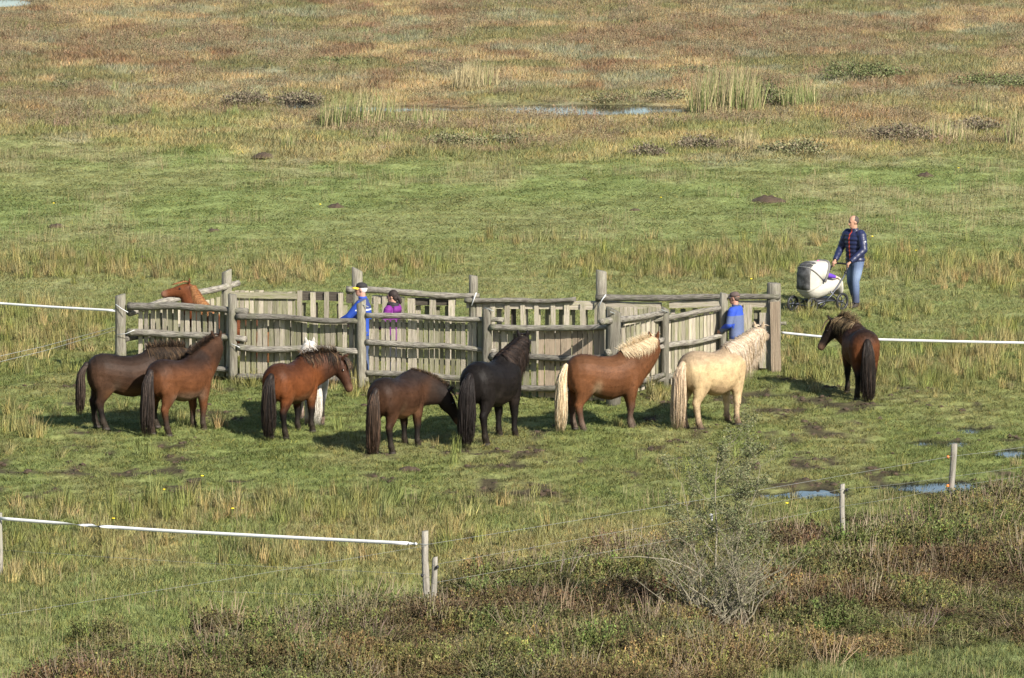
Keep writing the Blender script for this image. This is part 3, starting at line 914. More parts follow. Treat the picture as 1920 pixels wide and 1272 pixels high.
# ------------------------------------------------------------------ electric tapes and wires
def tape(name, label, pts, half=.022, twist=(), cat='fence tape'):
    """a flat white tape through the given points"""
    mb = MB(); vs = []
    P = [Vector(p) for p in pts]; fine = []
    for i in range(len(P) - 1):
        for k in range(12):
            t = k / 12; p = P[i].lerp(P[i + 1], t); fine.append((p, i + t))
    fine.append((P[-1], len(P) - 1))
    L_ = len(P) - 1
    for p, t in fine:
        sag = -.03 * math.sin(math.pi * t / L_)
        a = math.pi / 2
        for (c, w) in twist: a += math.pi * 1.0 / (1 + math.exp(-(t / L_ - c) / w))
        v = Vector((0, math.cos(a), math.sin(a))) * half
        vs += [p + Vector((0, 0, sag)) - v, p + Vector((0, 0, sag)) + v]
    fs = [(2 * i, 2 * i + 1, 2 * i + 3, 2 * i + 2) for i in range(len(fine) - 1)]
    mb.add(vs, fs)
    o = mb.obj(name, M['tape'], smooth=True)
    s = o.modifiers.new('thick', 'SOLIDIFY'); s.thickness = .002
    if label: tag(o, label, cat)
    return o
def stake_post(px, by, ty, wpx, parent, material='stake', slant=.0, lean=(0, 0)):
    b = GT(px, by); b.z -= .08
    h = Hz(b, ty)
    r = wpx / 2 / FPX * (b - CAM).dot(FW)
    mb = pole_mesh(h, r, .012, 10, 6, .08, slant)
    o = mb.obj('post', M[material], parent); o.location = b - parent.location; o.rotation_euler = (lean[0], lean[1], 0)
    return b
# tape from the pen to the off-side on either hand
def up(px, by, py):
    b = G(px, by); b.z = Hz(b, py); return b
base_l = G(-330, 676); tape('fence_tape', 'white electric fence tape running from the pen corner post beside the tall rushes',
     [up(-330, 676, 549), up(0, 686, 566), P0 + Vector((-.09, -.05, Hz(P0, 582)))])
base_r = G(2300, 720); tape('fence_tape', 'white electric fence tape passing behind the dark bay pony',
     [R4 + Vector((.14, 0, Hz(R4, 624))), up(1545, 701, 630), up(1650, 704, 634), up(1920, 711, 641), up(2300, 720, 651)])
f = empty('wire_fence', G(-60, 775)); tag(f, 'two thin wires running from the pen corner past the tall rushes', 'fence')
pl = G(-60, 775)
for dz in (0, -.055):
    a = P0 + Vector((-.1, -.06, Hz(P0, 613) + dz)); b = pl + Vector((0, 0, .86 + dz * 2))
    mb = MB(); mb.tube([a - f.location, (a + b) / 2 - f.location + Vector((0, 0, -.03)), b - f.location], .0045, 5); mb.obj('wire', M['wire'], f)
stake_post(-60, 775, 655, 13, f)
for (bx, by) in ((-330, 676), (2300, 720)):
    e = empty('fence_post', G(bx, by)); tag(e, 'grey wooden fence post ending the white tape beside ' + ('the tall rushes' if bx < 0 else 'the open pasture'), 'post', 'tape end posts')
    stake_post(bx, by, by - 130, 12, e)

# foreground wire fence with its tape gate
F = empty('wire_fence', GT(799, 1142)); tag(F, 'thin wire fence on wooden posts along the front of the pasture', 'fence')
A0 = stake_post(0, 1078, 962, 12, F); A1 = stake_post(800, 1145, 996, 13, F, 'stake', .1, (0, -.02)); A2 = stake_post(1782, 945, 832, 12, F, 'stake', .0, (0, .05))
B1 = stake_post(812, 1150, 1045, 11, F, 'stake', .3, (0, .03)); B2 = stake_post(1580, 1025, 908, 10, F, 'stake', .2, (0, -.015))
def at(b, py, dx=0.0): return Vector(b) + Vector((dx, -.06, Hz(b, py)))
ER = GT(2080, 890)
def wire(pts, r=.003, sag=.02):
    mb = MB(); fine = []
    for i in range(len(pts) - 1):
        a, b = Vector(pts[i]), Vector(pts[i + 1])
        for k in range(10):
            t = k / 10; fine.append(a.lerp(b, t) + Vector((0, 0, -sag * math.sin(math.pi * t))))
    fine.append(Vector(pts[-1]))
    mb.tube([p - F.location for p in fine], r, 5); return mb.obj('wire', M['wire'], F)
EL = GT(-200, 1275)
wire([at(A1, 1020), at(A2, 855), ER + Vector((0, 0, .66))], .0024)
wire([at(A1, 1022), EL + Vector((0, 0, .62))], .0018)
wire([at(A0, 1030), at(A1, 1076)], .0018)
wire([at(A0, 1090), at(A1, 1120)], .002)
wire([at(B1, 1058), at(B2, 916), at(A2, 893), ER + Vector((0, 0, .36))], .0018)
wire([at(B1, 1092), at(B2, 948), at(A2, 912), ER + Vector((0, 0, .24))], .0018)
stake_post(2080, 890, 790, 12, F); stake_post(-200, 1275, 1150, 13, F)
for (b, py, dx, m) in ((A2, 856, -.05, 'insulator'), (A2, 910, -.05, 'insulator'), (B2, 918, .05, 'black_plastic'), (B1, 1062, .06, 'black_plastic'), (A1, 1078, -.06, 'black_plastic')):
    mb = MB(); p = at(b, py, dx) - F.location
    mb.tube([p + Vector((0, .05, 0)), p + Vector((0, .0, 0)), p + Vector((0, -.03, 0))], [.016, .024, .014], 8); mb.obj('insulator', M[m], F)
tp = tape('fence_tape', 'white tape gate stretched above long grass to a leaning stake', [at(A0, 971), at(A0, 971).lerp(at(A1, 1020), .27), at(A0, 971).lerp(at(A1, 1020), .5), at(A1, 1020).lerp(at(A0, 971), .04)], .024, ((.235, .02), (.30, .006)), 'fence tape')
h0 = at(A1, 1020).lerp(at(A0, 971), .04); hv = (at(A1, 1020) - h0).normalized()
mb = MB(); mb.tube([h0 + hv * t for t in (0, .02, .025, .10, .105, .13)], [.012, .024, .014, .014, .024, .01], 10)
gh = mb.obj('gate_handle', M['tape']); gh.parent = tp
mb = MB(); mb.tube([h0 + hv * .12, at(A1, 1020)], .006, 6); gk = mb.obj('hook', M['wire']); gk.parent = tp

# ------------------------------------------------------------------ molehills
random.seed(33)
HILLS = [(1440, 380, 36, 8, 'wide dark molehill of fresh soil on the open pasture behind the pram'), (400, 434, 15, 5, 'small round molehill on the pasture behind the chestnut pony'),
         (267, 486, 17, 5, 'low molehill beside tall rushes behind the pen corner'), (105, 426, 19, 4, 'flat dark molehill alone on the pasture'),
         (630, 389, 20, 4, 'thin dark molehill streak on the far pasture'), (768, 883, 24, 8, 'reddish molehill on the turf below the grazing dark pony'),
         (1190, 395, 12, 4, 'tiny molehill on the pasture far behind the pen'), (1093, 337, 10, 4, 'tiny dark molehill near the edge of the heath'),
         (1735, 331, 20, 4, 'flat molehill near the heath edge behind the walking man'), (1000, 1033, 16, 7, 'round brown molehill close to the wire fence'),
         (495, 293, 20, 4, 'dark molehill at the green edge of the heath'), (140, 848, 14, 6, 'dark molehill on the turf below the brown ponies')]
for (cx, cy, rx, ry, lab) in HILLS:
    p = GT(cx, cy); s = (p - CAM).dot(FW) / FPX
    mb = MB(); R = rx * s; n = 18; vs = [(0, 0, R * .34)]; fs = []
    sd_ = random.random() * 90
    for j in range(1, 6):
        for k in range(n):
            a = 6.283 * k / n; r = R * j / 5 * (1 + .25 * mnoise.noise(Vector((math.cos(a) * 1.5, math.sin(a) * 1.5, sd_))))
            z = R * .34 * (1 - (j / 5) ** 1.6) + .22 * R * mnoise.noise(Vector((r * math.cos(a) * 14, r * math.sin(a) * 14, sd_))) * (1 - j / 5) - (.03 if j == 5 else 0)
            vs.append((r * math.cos(a), r * math.sin(a) * 1.0, z))
    for k in range(n): fs.append((0, 1 + k, 1 + (k + 1) % n))
    for j in range(4):
        for k in range(n): fs.append((1 + j * n + k, 1 + (j + 1) * n + k, 1 + (j + 1) * n + (k + 1) % n, 1 + j * n + (k + 1) % n))
    mb.add(vs, fs)
    o = mb.obj('molehill', M['soil']); o.location = p; tag(o, lab, 'molehill', 'molehills on the pasture')

# ------------------------------------------------------------------ clumps of rushes and shrubs on the heath
M['rush'] = simple('rush_stems', (1, 1, 1), .6, vcol=True)
M['leaf'] = simple('shrub_leaf', (1, 1, 1), .7, vcol=True)
M['twig'] = simple('shrub_twig', (.20, .165, .12), .85, 20, .3)
def rush_clump(px, py, wpx, hpx, lab, dead=.4, n=260, lean=.22):
    p = GT(px, py); s = (p - CAM).dot(FW) / FPX
    mb = MB(); W = wpx * s / 2; H = hpx * s
    for i in range(n):
        a = random.uniform(0, 6.283); r = W * .85 * math.sqrt(random.random()); x, y = r * math.cos(a), r * math.sin(a) * min(1, .5 / W + .3)
        g = random.uniform(.7, 1.25)
        c = (.33 * g, .275 * g, .15 * g) if random.random() < dead else (.155 * g, .185 * g, .06 * g)
        blade(mb, (x, y, -.04 + hz1(p.x + x, p.y + y) - p.z), (random.gauss(0.3, 1.4), random.uniform(0, lean * 2)), H * random.uniform(.55, 1.15) * (1 - .40 * (r / W) ** 2), .0075, random.uniform(0, .3), c, 3)
    o = mb.obj('rush_clump', M['rush']); o.location = p; tag(o, lab, 'rushes', 'rush clumps on the heath')
random.seed(34)
for a in [(675, 238, 190, 78, 'broad pale clump of reeds standing at the end of the pool', .5, 800), (790, 234, 110, 46, 'olive rush clump on the pool bank beside the broad reeds', .35, 220), (730, 270, 50, 38, 'low green rush clump below the pool reeds', .3, 130),
          (1360, 214, 170, 100, 'largest pale and green reed bed beside the far pool', .5, 900), (1500, 205, 90, 60, 'green rush clump next to a dark willow shrub', .3, 420),
          (890, 170, 105, 66, 'dry straw coloured reed clump behind the pool', .9, 420), (291, 215, 18, 36, 'single narrow bright green rush tuft on the heath', .05, 60),
          (437, 218, 34, 28, 'green rush tuft at the foot of a dark shrub', .1, 80), (540, 277, 34, 34, 'small pale green rush tuft alone in straw grass', .4, 80), (213, 178, 24, 30, 'small rush tuft among rust brown heather', .4, 50),
          (1398, 278, 60, 46, 'dead pale bleached rush clump among dark scrub', 1.0, 170), (1780, 262, 120, 50, 'long straw rush clump beside dark scrub', .7, 280), (1905, 270, 60, 84, 'tall rush clump standing by itself beyond the pasture', .6, 170),
          (938, 285, 18, 16, 'tiny rush tuft at the heath edge', .3, 40), (1150, 236, 30, 24, 'short dry tuft on the pool bank', .8, 60), (1670, 205, 60, 30, 'thin rush clump under a dark green shrub', .5, 110), (1840, 215, 50, 40, 'sparse rush clump among willow scrub', .6, 80)]:
    rush_clump(*a)
def shrub(px, py, wpx, hpx, lab, cols, n=900, twigs=40, leaf=.034):
    n = int(n * 1.6); hpx *= .9; wpx *= 1.2
    p = GT(px, py); s = (p - CAM).dot(FW) / FPX; W = wpx * s / 2; H = hpx * s
    root = empty('heath_shrub', p); tag(root, lab, 'shrub', 'shrubs on the heath')
    mb = MB(); tips = []
    D = max(.35, min(W, 1.2))
    for i in range(twigs):
        a = random.uniform(0, 6.283); r = random.random() ** .6
        tip = Vector((W * r * math.cos(a), D * r * math.sin(a), H * (1 - .55 * r * r) * random.uniform(.6, 1.0)))
        b = Vector((tip.x * .45, tip.y * .45, -.05)); m = b.lerp(tip, .5) + Vector((random.gauss(0, .05), random.gauss(0, .05), .05))
        mb.tube([b, m, tip], [.012, .008, .003], 4, False); tips.append((b, m, tip))
    mb.obj('stems', M['twig'], root)
    mb = MB()
    for i in range(n):
        b, m, t = random.choice(tips); k = random.random() ** .6
        q = b.lerp(m, k * 2) if k < .5 else m.lerp(t, k * 2 - 1)
        q = q + Vector((random.gauss(0, .09), random.gauss(0, .09), random.gauss(0, .05)))
        if q.z < 0: q.z = -q.z * .5
        u = Vector((random.gauss(0, 1), random.gauss(0, 1), random.gauss(0, 1))).normalized(); v = u.cross(Vector((random.gauss(0, 1), random.gauss(0, 1), random.gauss(0, 1)))).normalized()
        sz = leaf * random.uniform(.6, 1.4); c = random.choice(cols); g = random.uniform(.7, 1.3)
        mb.add([q - u * sz, q + v * sz * .55, q + u * sz, q - v * sz * .55], [(0, 1, 2, 3)], tuple(x * g for x in c))
    mb.obj('foliage', M['leaf'], root, False)
GRN = ((.10, .12, .042), (.08, .095, .034), (.13, .135, .055)); BRN = ((.14, .11, .075), (.115, .09, .062), (.14, .13, .07)); OLV = ((.14, .145, .065), (.175, .15, .085), (.11, .115, .052))
for a in [(1612, 148, 150, 40, 'largest dark green willow shrub on the open heath', GRN, 2200), (465, 200, 84, 36, 'dark brown shrub at the left bank of the small pool', BRN, 1300), (562, 190, 78, 20, 'low brown overhanging scrub above the small pool', BRN, 900),
          (850, 274, 110, 30, 'low wide olive shrub near the heath edge', OLV, 1300), (960, 268, 90, 18, 'flat green brown shrub patch right behind the pasture edge', OLV, 700), (1215, 298, 64, 34, 'round brown shrub on the pasture edge', BRN, 900),
          (1320, 278, 110, 28, 'loose brown shrub beside the bleached rushes', BRN, 1000), (1490, 290, 130, 34, 'olive and brown scrub mound beyond the pasture', OLV, 1300), (1445, 200, 60, 62, 'dark upright shrub between two rush clumps', GRN, 900),
          (1860, 165, 150, 36, 'long low dark green shrub on the far heath', GRN, 1600), (1690, 265, 130, 40, 'brown scrub mound with pale rushes', BRN, 1300), (1250, 190, 90, 28, 'olive shrub on the far pool bank', OLV, 800),
          (1140, 192, 90, 20, 'low olive bank shrub above the water', OLV, 700), (1300, 142, 120, 22, 'faint olive shrub line on the heath', OLV, 900), (650, 122, 130, 16, 'flat dark green shrub mat on the heath', GRN, 900), (800, 128, 90, 14, 'small flat green shrub mat beside dry reeds', GRN, 600), (1830, 245, 100, 30, 'brown scrub under the long straw rushes', BRN, 800), (130, 165, 70, 16, 'small olive scrub patch among straw heath', OLV, 500)]:
    shrub(*a)

# ------------------------------------------------------------------ young willow on the bank
random.seed(35)
M['bark'] = simple('willow_bark', (.19, .17, .12), .85, 30, .3, .4)
wb = GT(1338, 1178)
WT = empty('willow_tree', wb); tag(WT, 'thin young willow tree rising out of the heather bank', 'tree')
tk = MB(); lf = MB(); sc_w = (wb - CAM).dot(FW) / FPX
def leafy(q, sz=.017, k=1):
    for _ in range(k):
        q2 = q + Vector((random.gauss(0, .03), random.gauss(0, .03), random.gauss(0, .03)))
        u = Vector((random.gauss(0, 1), random.gauss(0, 1), random.gauss(0, .7))).normalized(); v = u.cross(Vector((random.gauss(0, 1), random.gauss(0, 1), random.gauss(0, 1)))).normalized()
        g = random.uniform(.65, 1.3); c = random.choice(((.105, .12, .055), (.13, .135, .07), (.08, .095, .04), (.16, .15, .075)))
        s_ = sz * random.uniform(.6, 1.3)
        lf.add([q2 - u * s_, q2 + v * s_ * .45, q2 + u * s_, q2 - v * s_ * .45], [(0, 1, 2, 3)], tuple(x * g for x in c))
def grow(p, d, ln, r, depth, leaves):
    pts = [p]; rs = [r]; n = 5
    for i in range(n):
        d = (d + Vector((random.gauss(0, .13), random.gauss(0, .13), .05))).normalized()
        pts.append(pts[-1] + d * ln / n); rs.append(r * (1 - .6 * (i + 1) / n))
    tk.tube(pts, rs, 6 if r > .008 else 4, False)
    if depth > 0:
        for i in range(random.randint(3, 5)):
            t = random.uniform(.3, 1.0) * n; j = min(int(t), n - 1)
            q = pts[j].lerp(pts[j + 1], t - j)
            a = random.uniform(0, 6.283)
            nd_ = (d * .8 + Vector((math.cos(a), math.sin(a), random.uniform(0, .5))) * random.uniform(.5, .9)).normalized()
            grow(q, nd_, ln * random.uniform(.38, .6), rs[j] * .55, depth - 1, leaves)
    if depth <= 1:
        for i in range(leaves):
            t = random.uniform(.2, 1.0) * n; j = min(int(t), n - 1); leafy(pts[j].lerp(pts[j + 1], t - j))
top = [(-.02, 2.45)]
def stem(x0, x1, h, r, depth=2, leaves=6, y1=0.0):
    b = Vector((x0, random.uniform(-.2, .2), -.05)); tip = Vector((x1, y1, h))
    pts = [b.lerp(tip, t) + Vector((random.gauss(0, .018), random.gauss(0, .018), 0)) * (1 if 0 < t < 1 else 0) + Vector(((x1 - x0) * .3 * (t * t - t), 0, 0)) for t in np.linspace(0, 1, 8)]
    rs = [r * (1 - .75 * t) for t in np.linspace(0, 1, 8)]
    tk.tube(pts, rs, 7, False)
    for i in range(2, 8):
        for _ in range(2 if i > 3 else 1):
            a = random.uniform(0, 6.283)
            d = Vector((math.cos(a), math.sin(a) * .8, random.uniform(.35, 1.0))).normalized()
            grow(pts[i], d, h * random.uniform(.13, .24), rs[i] * .6 + .001, depth - 1, leaves)
stem(.0, .05, 2.3, .022, 3, 16); stem(.12, .6, 2.15, .016, 3, 16); stem(-.1, -.42, 1.9, .014, 3, 12); stem(.2, .3, 2.05, .014, 3, 14)
for i in range(46):
    stem(random.uniform(-.45, .5), random.uniform(-1.0, 1.1), random.uniform(.6, 1.35), random.uniform(.009, .015), 2, 1, random.uniform(-.45, .45))
tk.tube([(-.02, 0, .62), (-.35, -.05, .82), (-.6, -.05, .92), (-1.0, -.05, .96), (-1.35, 0, .93)], [.012, .010, .009, .007, .003], 6, False)
tk.obj('trunk', M['bark'], WT); lf.obj('crown', M['leaf'], WT, False)
mb = MB(); mb.ball((0, 0, 0), (.03, .02, .035), 8, 6); mb.ball((.012, 0, -.04), (.012, .01, .03), 6, 4)
q = CAM + ray(1333, 968) * ((wb - CAM).dot(FW) / FPX)
ps = mb.obj('plastic_scrap', M['tape']); ps.location = q; tag(ps, 'small white plastic scrap caught in the willow twigs', 'scrap')

# ------------------------------------------------------------------ ponies
def coat_material():
    m, N, L, P = mat('pony_coat')
    P.inputs['Roughness'].default_value = .55; P.inputs['Specular IOR Level'].default_value = .11
    P.inputs['Sheen Weight'].default_value = 0.0
    v = N.new('ShaderNodeVertexColor'); v.layer_name = 'tone'
    tc = N.new('ShaderNodeTexCoord'); oi = N.new('ShaderNodeObjectInfo')
    ad = N.new('ShaderNodeVectorMath'); ad.operation = 'ADD'; L.new(tc.outputs['Object'], ad.inputs[0])
    sc = N.new('ShaderNodeVectorMath'); sc.operation = 'SCALE'; sc.inputs[3].default_value = 20; sc.inputs[0].default_value = (1, 1, 1)
    L.new(oi.outputs['Random'], sc.inputs[3]); L.new(sc.outputs[0], ad.inputs[1])
    n1 = N.new('ShaderNodeTexNoise'); n1.inputs['Scale'].default_value = 6; n1.inputs['Detail'].default_value = 6; L.new(ad.outputs[0], n1.inputs['Vector'])
    n2 = N.new('ShaderNodeTexNoise'); n2.inputs['Scale'].default_value = 90; n2.inputs['Detail'].default_value = 3
    mp = N.new('ShaderNodeMapping'); mp.inputs['Scale'].default_value = (.5, 1, 1); L.new(ad.outputs[0], mp.inputs[0]); L.new(mp.outputs[0], n2.inputs['Vector'])
    mr = N.new('ShaderNodeMapRange'); mr.inputs[1].default_value = .3; mr.inputs[2].default_value = .7; mr.inputs[3].default_value = .78; mr.inputs[4].default_value = 1.2; L.new(n1.outputs[0], mr.inputs[0])
    mr2 = N.new('ShaderNodeMapRange'); mr2.inputs[1].default_value = .3; mr2.inputs[2].default_value = .7; mr2.inputs[3].default_value = .8; mr2.inputs[4].default_value = 1.2; L.new(n2.outputs[0], mr2.inputs[0])
    mu = N.new('ShaderNodeMath'); mu.operation = 'MULTIPLY'; L.new(mr.outputs[0], mu.inputs[0]); L.new(mr2.outputs[0], mu.inputs[1])
    mx = N.new('ShaderNodeMix'); mx.data_type = 'RGBA'; mx.blend_type = 'MULTIPLY'; mx.inputs[0].default_value = 1
    L.new(v.outputs[0], mx.inputs[6]); L.new(mu.outputs[0], mx.inputs[7]); L.new(mx.outputs[2], P.inputs['Base Color'])
    b = N.new('ShaderNodeBump'); b.inputs['Strength'].default_value = .35; b.inputs['Distance'].default_value = .01
    L.new(n2.outputs[0], b.inputs['Height']); L.new(b.outputs[0], P.inputs['Normal'])
    return m
M['coat'] = coat_material()
M['hair'] = simple('pony_hair', (.85, .85, .85), .55, 45, .25, vcol=True, spec=.18)
M['hoof'] = simple('hoof_horn', (.034, .027, .022), .7, 25, .3)
M['eye'] = simple('pony_eye', (.012, .008, .006), .12, spec=.6)

def dirv(yaw, el):
    return Vector((math.cos(el) * math.cos(yaw), math.cos(el) * math.sin(yaw), math.sin(el)))

def pony(px, py, heading, label, coat, neck, head, legs=((0, 0), (0, 0), (0, 0), (0, 0)), mane='fall', mane_side=-1, mane_len=.30, mane_cols=None, tail_cols=None,
         tail_end=.16, tail_w=1.0, scale=1.0, seed=1, neck_len=.66, belly=1.0, tail_back=.10, forelock=.24, cat='pony', spots=None):
    """neck and head: (world heading, elevation) in degrees; coat: dict of linear colours"""
    random.seed(seed)
    root = empty('pony', GT(px, py), math.radians(heading)); root.scale = (scale * .965,) * 3
    root.location.z -= .012
    tag(root, label, cat, 'ponies waiting around the pen')
    ny, ne = math.radians(neck[0] - heading), math.radians(neck[1])
    hy, hp = math.radians(head[0] - heading), math.radians(head[1])
    ny = (ny + math.pi) % (2 * math.pi) - math.pi; hy = (hy + math.pi) % (2 * math.pi) - math.pi
    mb = MB()
    # trunk: x, centre z, half width, up, down
    T = [(-.715, 1.00, .085, .11, .13), (-.67, 1.00, .185, .205, .25), (-.58, 1.00, .245, .285, .31), (-.45, 1.00, .278, .320, .32), (-.30, .97, .280, .335, .315), (-.12, .93, .285, .335, .335 * belly),
         (.06, .91, .292, .345, .350 * belly), (.22, .92, .280, .375, .340), (.34, .95, .255, .385, .335), (.45, .98, .228, .355, .33), (.56, .99, .185, .27, .28), (.645, .985, .12, .16, .18)]
    mb.loft([((x, 0, z), (0, w * 1.07, 0), (0, 0, u), d / u * 1.07) for x, z, w, u, d in T], 20)
    # haunch and shoulder muscle
    for s in (-1, 1):
        mb.ball((-.47, s * .165, .90), (.20, .115, .27), 12, 9)
        mb.ball((.40, s * .135, .88), (.155, .105, .26), 12, 9)
    # neck
    nd = dirv(ny, ne)
    B0 = Vector((.36, 0, 1.02)); PO = Vector((.46, 0, 1.16)) + nd * neck_len * .92
    C1 = B0 + (Vector((.30, 0, .16)) * .6 + nd * .30 * .9)
    def bez(t): return B0 * (1 - t) ** 2 + C1 * 2 * t * (1 - t) + PO * t * t
    def bezd(t): return ((C1 - B0) * (1 - t) + (PO - C1) * t).normalized()
    NR = [(0, .345, .205), (.18, .33, .19), (.36, .298, .168), (.54, .262, .150), (.72, .230, .134), (.88, .198, .120), (1.0, .168, .108)]
    def nframe(t):
        c = bez(t); d = bezd(t)
        sd_ = Vector((-math.sin(ny * t), math.cos(ny * t), 0)); sd_ = (sd_ - d * sd_.dot(d)).normalized()
        u = d.cross(sd_).normalized()
        if u.z < 0 and abs(ne) < 1.2: u = -u
        hd_ = np.interp(t, [r[0] for r in NR], [r[1] for r in NR]); hw = np.interp(t, [r[0] for r in NR], [r[2] for r in NR])
        return c, d, sd_, u, float(hd_), float(hw)
    rings = []
    for t in np.linspace(0, 1, 10):
        c, d, sd_, u, hd_, hw = nframe(float(t)); rings.append((c, sd_ * hw, u * hd_))
    mb.loft(rings, 16)
    # head
    hd = dirv(hy, hp); hs = Vector((-math.sin(hy), math.cos(hy), 0)); hu = hd.cross(hs).normalized()
    if hu.z < 0 and abs(hp) < 1.45: hu = -hu
    c_, d_, s_, u_, k1, k2 = nframe(1.0)
    HP = PO + u_ * .02
    HL = .575
    HR = [(-.12, .06, .07, .065), (0, .105, .12, .098), (.14, .112, .155, .106), (.28, .108, .160, .106), (.42, .096, .138, .092), (.56, .084, .104, .074), (.72, .074, .084, .064), (.86, .068, .078, .063), (.96, .058, .070, .058), (1.02, .030, .042, .036)]
    mb.loft([(HP + hd * HL * t, hs * w * 1.07, hu * u * 1.05, dn / u * 1.05) for t, u, dn, w in HR], 14)
    mb.ball(HP - hu * .01, .105, 10, 8)                                # throat and poll
    for s in (-1, 1):
        e0 = HP + hu * .085 + hs * s * .055 - hd * .01
        tip = e0 + hu * .135 - hd * .045 + hs * s * .03
        mb.loft([(e0.lerp(tip, t), hs * w, hd * w * .55) for t, w in ((-.2, .034), (.15, .042), (.45, .040), (.75, .026), (1.0, .008))], 8)
        mb.ball(HP + hd * HL * .90 + hs * s * .042 + hu * .03, (.024, .024, .02), 8, 6)
    # legs
    FL = [(.98, .0, .155, .09), (.84, .0, .145, .095), (.72, .0, .118, .088), (.60, -.005, .088, .074), (.50, 0, .068, .060), (.41, .012, .062, .055), (.36, .008, .050, .046), (.27, 0, .042, .038), (.19, -.004, .042, .039), (.135, .002, .052, .047), (.09, .018, .045, .043), (.05, .032, .054, .052)]
    HLg = [(1.04, .02, .205, .11), (.90, .02, .225, .12), (.77, .02, .195, .108), (.66, -.01, .138, .088), (.56, -.06, .094, .066), (.475, -.115, .074, .054), (.41, -.118, .058, .047), (.30, -.105, .046, .041), (.20, -.093, .045, .041), (.135, -.085, .055, .049), (.09, -.066, .046, .044), (.05, -.052, .056, .054)]
    hooves = []
    for i, (x0, y0, prof) in enumerate(((.40, .150, FL), (.40, -.150, FL), (-.45, .150, HLg), (-.45, -.150, HLg))):
        sx, sy = legs[i]
        r = []
        for (z, dx, ax, ay) in prof:
            k = max(0, 1 - z / .95) ; bendk = k
            r.append((Vector((x0 + dx + sx * bendk, y0 * (1 if z > .5 else .93) + sy * bendk, z)), Vector((0, ay * 1.16, 0)), Vector((ax * (1.16 if z < .7 else 1.04), 0, 0))))
        mb.loft(r, 12)
        c = r[-1][0]
        hooves.append(c)
    HMUZ = HP + hd * HL
    A = np.array(HP); Bm = np.array(HMUZ); PO_ = np.array(PO); B0_ = np.array(B0)
    def paint(co):
        x, y, z = co[:, 0], co[:, 1], co[:, 2]
        n = len(co)
        nz = np.array([mnoise.noise(Vector(p) * 4.0 + Vector((seed * 3.1, 0, 0))) for p in co])
        ab = Bm - A; tt = np.clip(((co - A) @ ab) / (ab @ ab), -.1, 1); dh = np.linalg.norm(co - (A + tt[:, None] * ab), axis=1)
        nb = PO_ - B0_; tn = np.clip(((co - B0_) @ nb) / (nb @ nb), 0, 1); dn_ = np.linalg.norm(co - (B0_ + tn[:, None] * nb), axis=1)
        ishead = 1 - sstep(.14, .24, dh)
        isneck = (1 - sstep(.22, .34, dn_)) * sstep(.35, .6, tn)
        nb_ = np.maximum(ishead, isneck)
        c = np.tile(np.array(coat['base']), (n, 1))
        c = mix3(c, np.array(coat.get('top', coat['base'])), sstep(1.0, 1.28, z + .06 * nz) * (1 - nb_))
        c = mix3(c, np.array(coat.get('neck', coat['base'])), isneck)
        c = mix3(c, np.array(coat.get('belly', coat['base'])), (1 - sstep(.62, .80, z + .07 * nz)) * sstep(.50, .6, z) * (1 - nb_) * sstep(-.55, -.3, x) * (1 - sstep(.2, .5, x)) * .9)
        fl = coat.get('flank')
        if fl is not None:                                        # pale fold in front of the thigh
            c = mix3(c, np.array(fl), np.exp(-((x + .24) / .07) ** 2 - ((z - .74 - .25 * (x + .24)) / .12) ** 2) * .8)
        c = mix3(c, np.array(coat.get('leg', coat['base'])), (1 - sstep(coat.get('leg0', .34), coat.get('leg1', .62), z + .10 * nz)) * (1 - nb_))
        if 'sock' in coat:
            c = mix3(c, np.array(coat['sock']), (1 - sstep(.10, .34, z + .12 * nz)) * (1 - nb_))
        c = mix3(c, np.array(coat.get('head', coat.get('neck', coat['base']))), ishead)
        c = mix3(c, np.array(coat.get('muzzle', coat['base'])), (1 - sstep(.08, .17, np.linalg.norm(co - Bm, axis=1))) * ishead)
        n3 = np.array([mnoise.noise(Vector(p) * 1.9 + Vector((seed * 7.7, 5, 0))) for p in co])
        c = c * (1 + .16 * nz + .30 * n3)[:, None]
        md = (1 - sstep(.06, .30, z + .16 * nz)) * (1 - nb_) * .55
        c = mix3(c, np.array((.055, .042, .030)), np.clip(md, 0, 1))
        return np.clip(c, 0.002, 1)
    body = remeshed(mb, 'body', M['coat'], .017, 5, root, paint)
    # short coat hair lying over the body
    co = np.empty(len(body.data.vertices) * 3, np.float32); body.data.vertices.foreach_get('co', co); co = co.reshape(-1, 3).astype(float)
    nn = np.array([v.normal for v in body.data.vertices]); cc = np.empty(len(co) * 4, np.float32); body.data.color_attributes['tone'].data.foreach_get('color', cc); cc = cc.reshape(-1, 4)[:, :3]
    rg = np.random.default_rng(seed); pick = rg.integers(0, len(co), 15000)
    p0 = co[pick] + rg.normal(0, .006, (len(pick), 3)); n0 = nn[pick]
    fl_ = np.tile(np.array((-.55, 0, -.8)), (len(pick), 1)) + rg.normal(0, .25, (len(pick), 3))
    fl_ -= n0 * (fl_ * n0).sum(1)[:, None]; fl_ /= np.linalg.norm(fl_, axis=1)[:, None] + 1e-6
    ln = (.022 + .022 * rg.random(len(pick)) + .02 * (p0[:, 2] < .2))[:, None]
    sdv = np.cross(fl_, n0); lift = np.where(rg.random((len(pick), 1)) < .14, rg.uniform(.25, .7, (len(pick), 1)), rg.uniform(.0, .05, (len(pick), 1))); tip = p0 + fl_ * ln + n0 * ln * lift
    V = np.stack([p0 - sdv * .003 + n0 * .0005, p0 + sdv * .003 + n0 * .0005, tip], 1).reshape(-1, 3)
    fm = bpy.data.meshes.new('coat_hair'); fm.from_pydata(V.tolist(), [], np.arange(len(V)).reshape(-1, 3).tolist())
    fc = np.repeat(cc[pick] * rg.uniform(.86, 1.18, (len(pick), 1)), 3, 0)
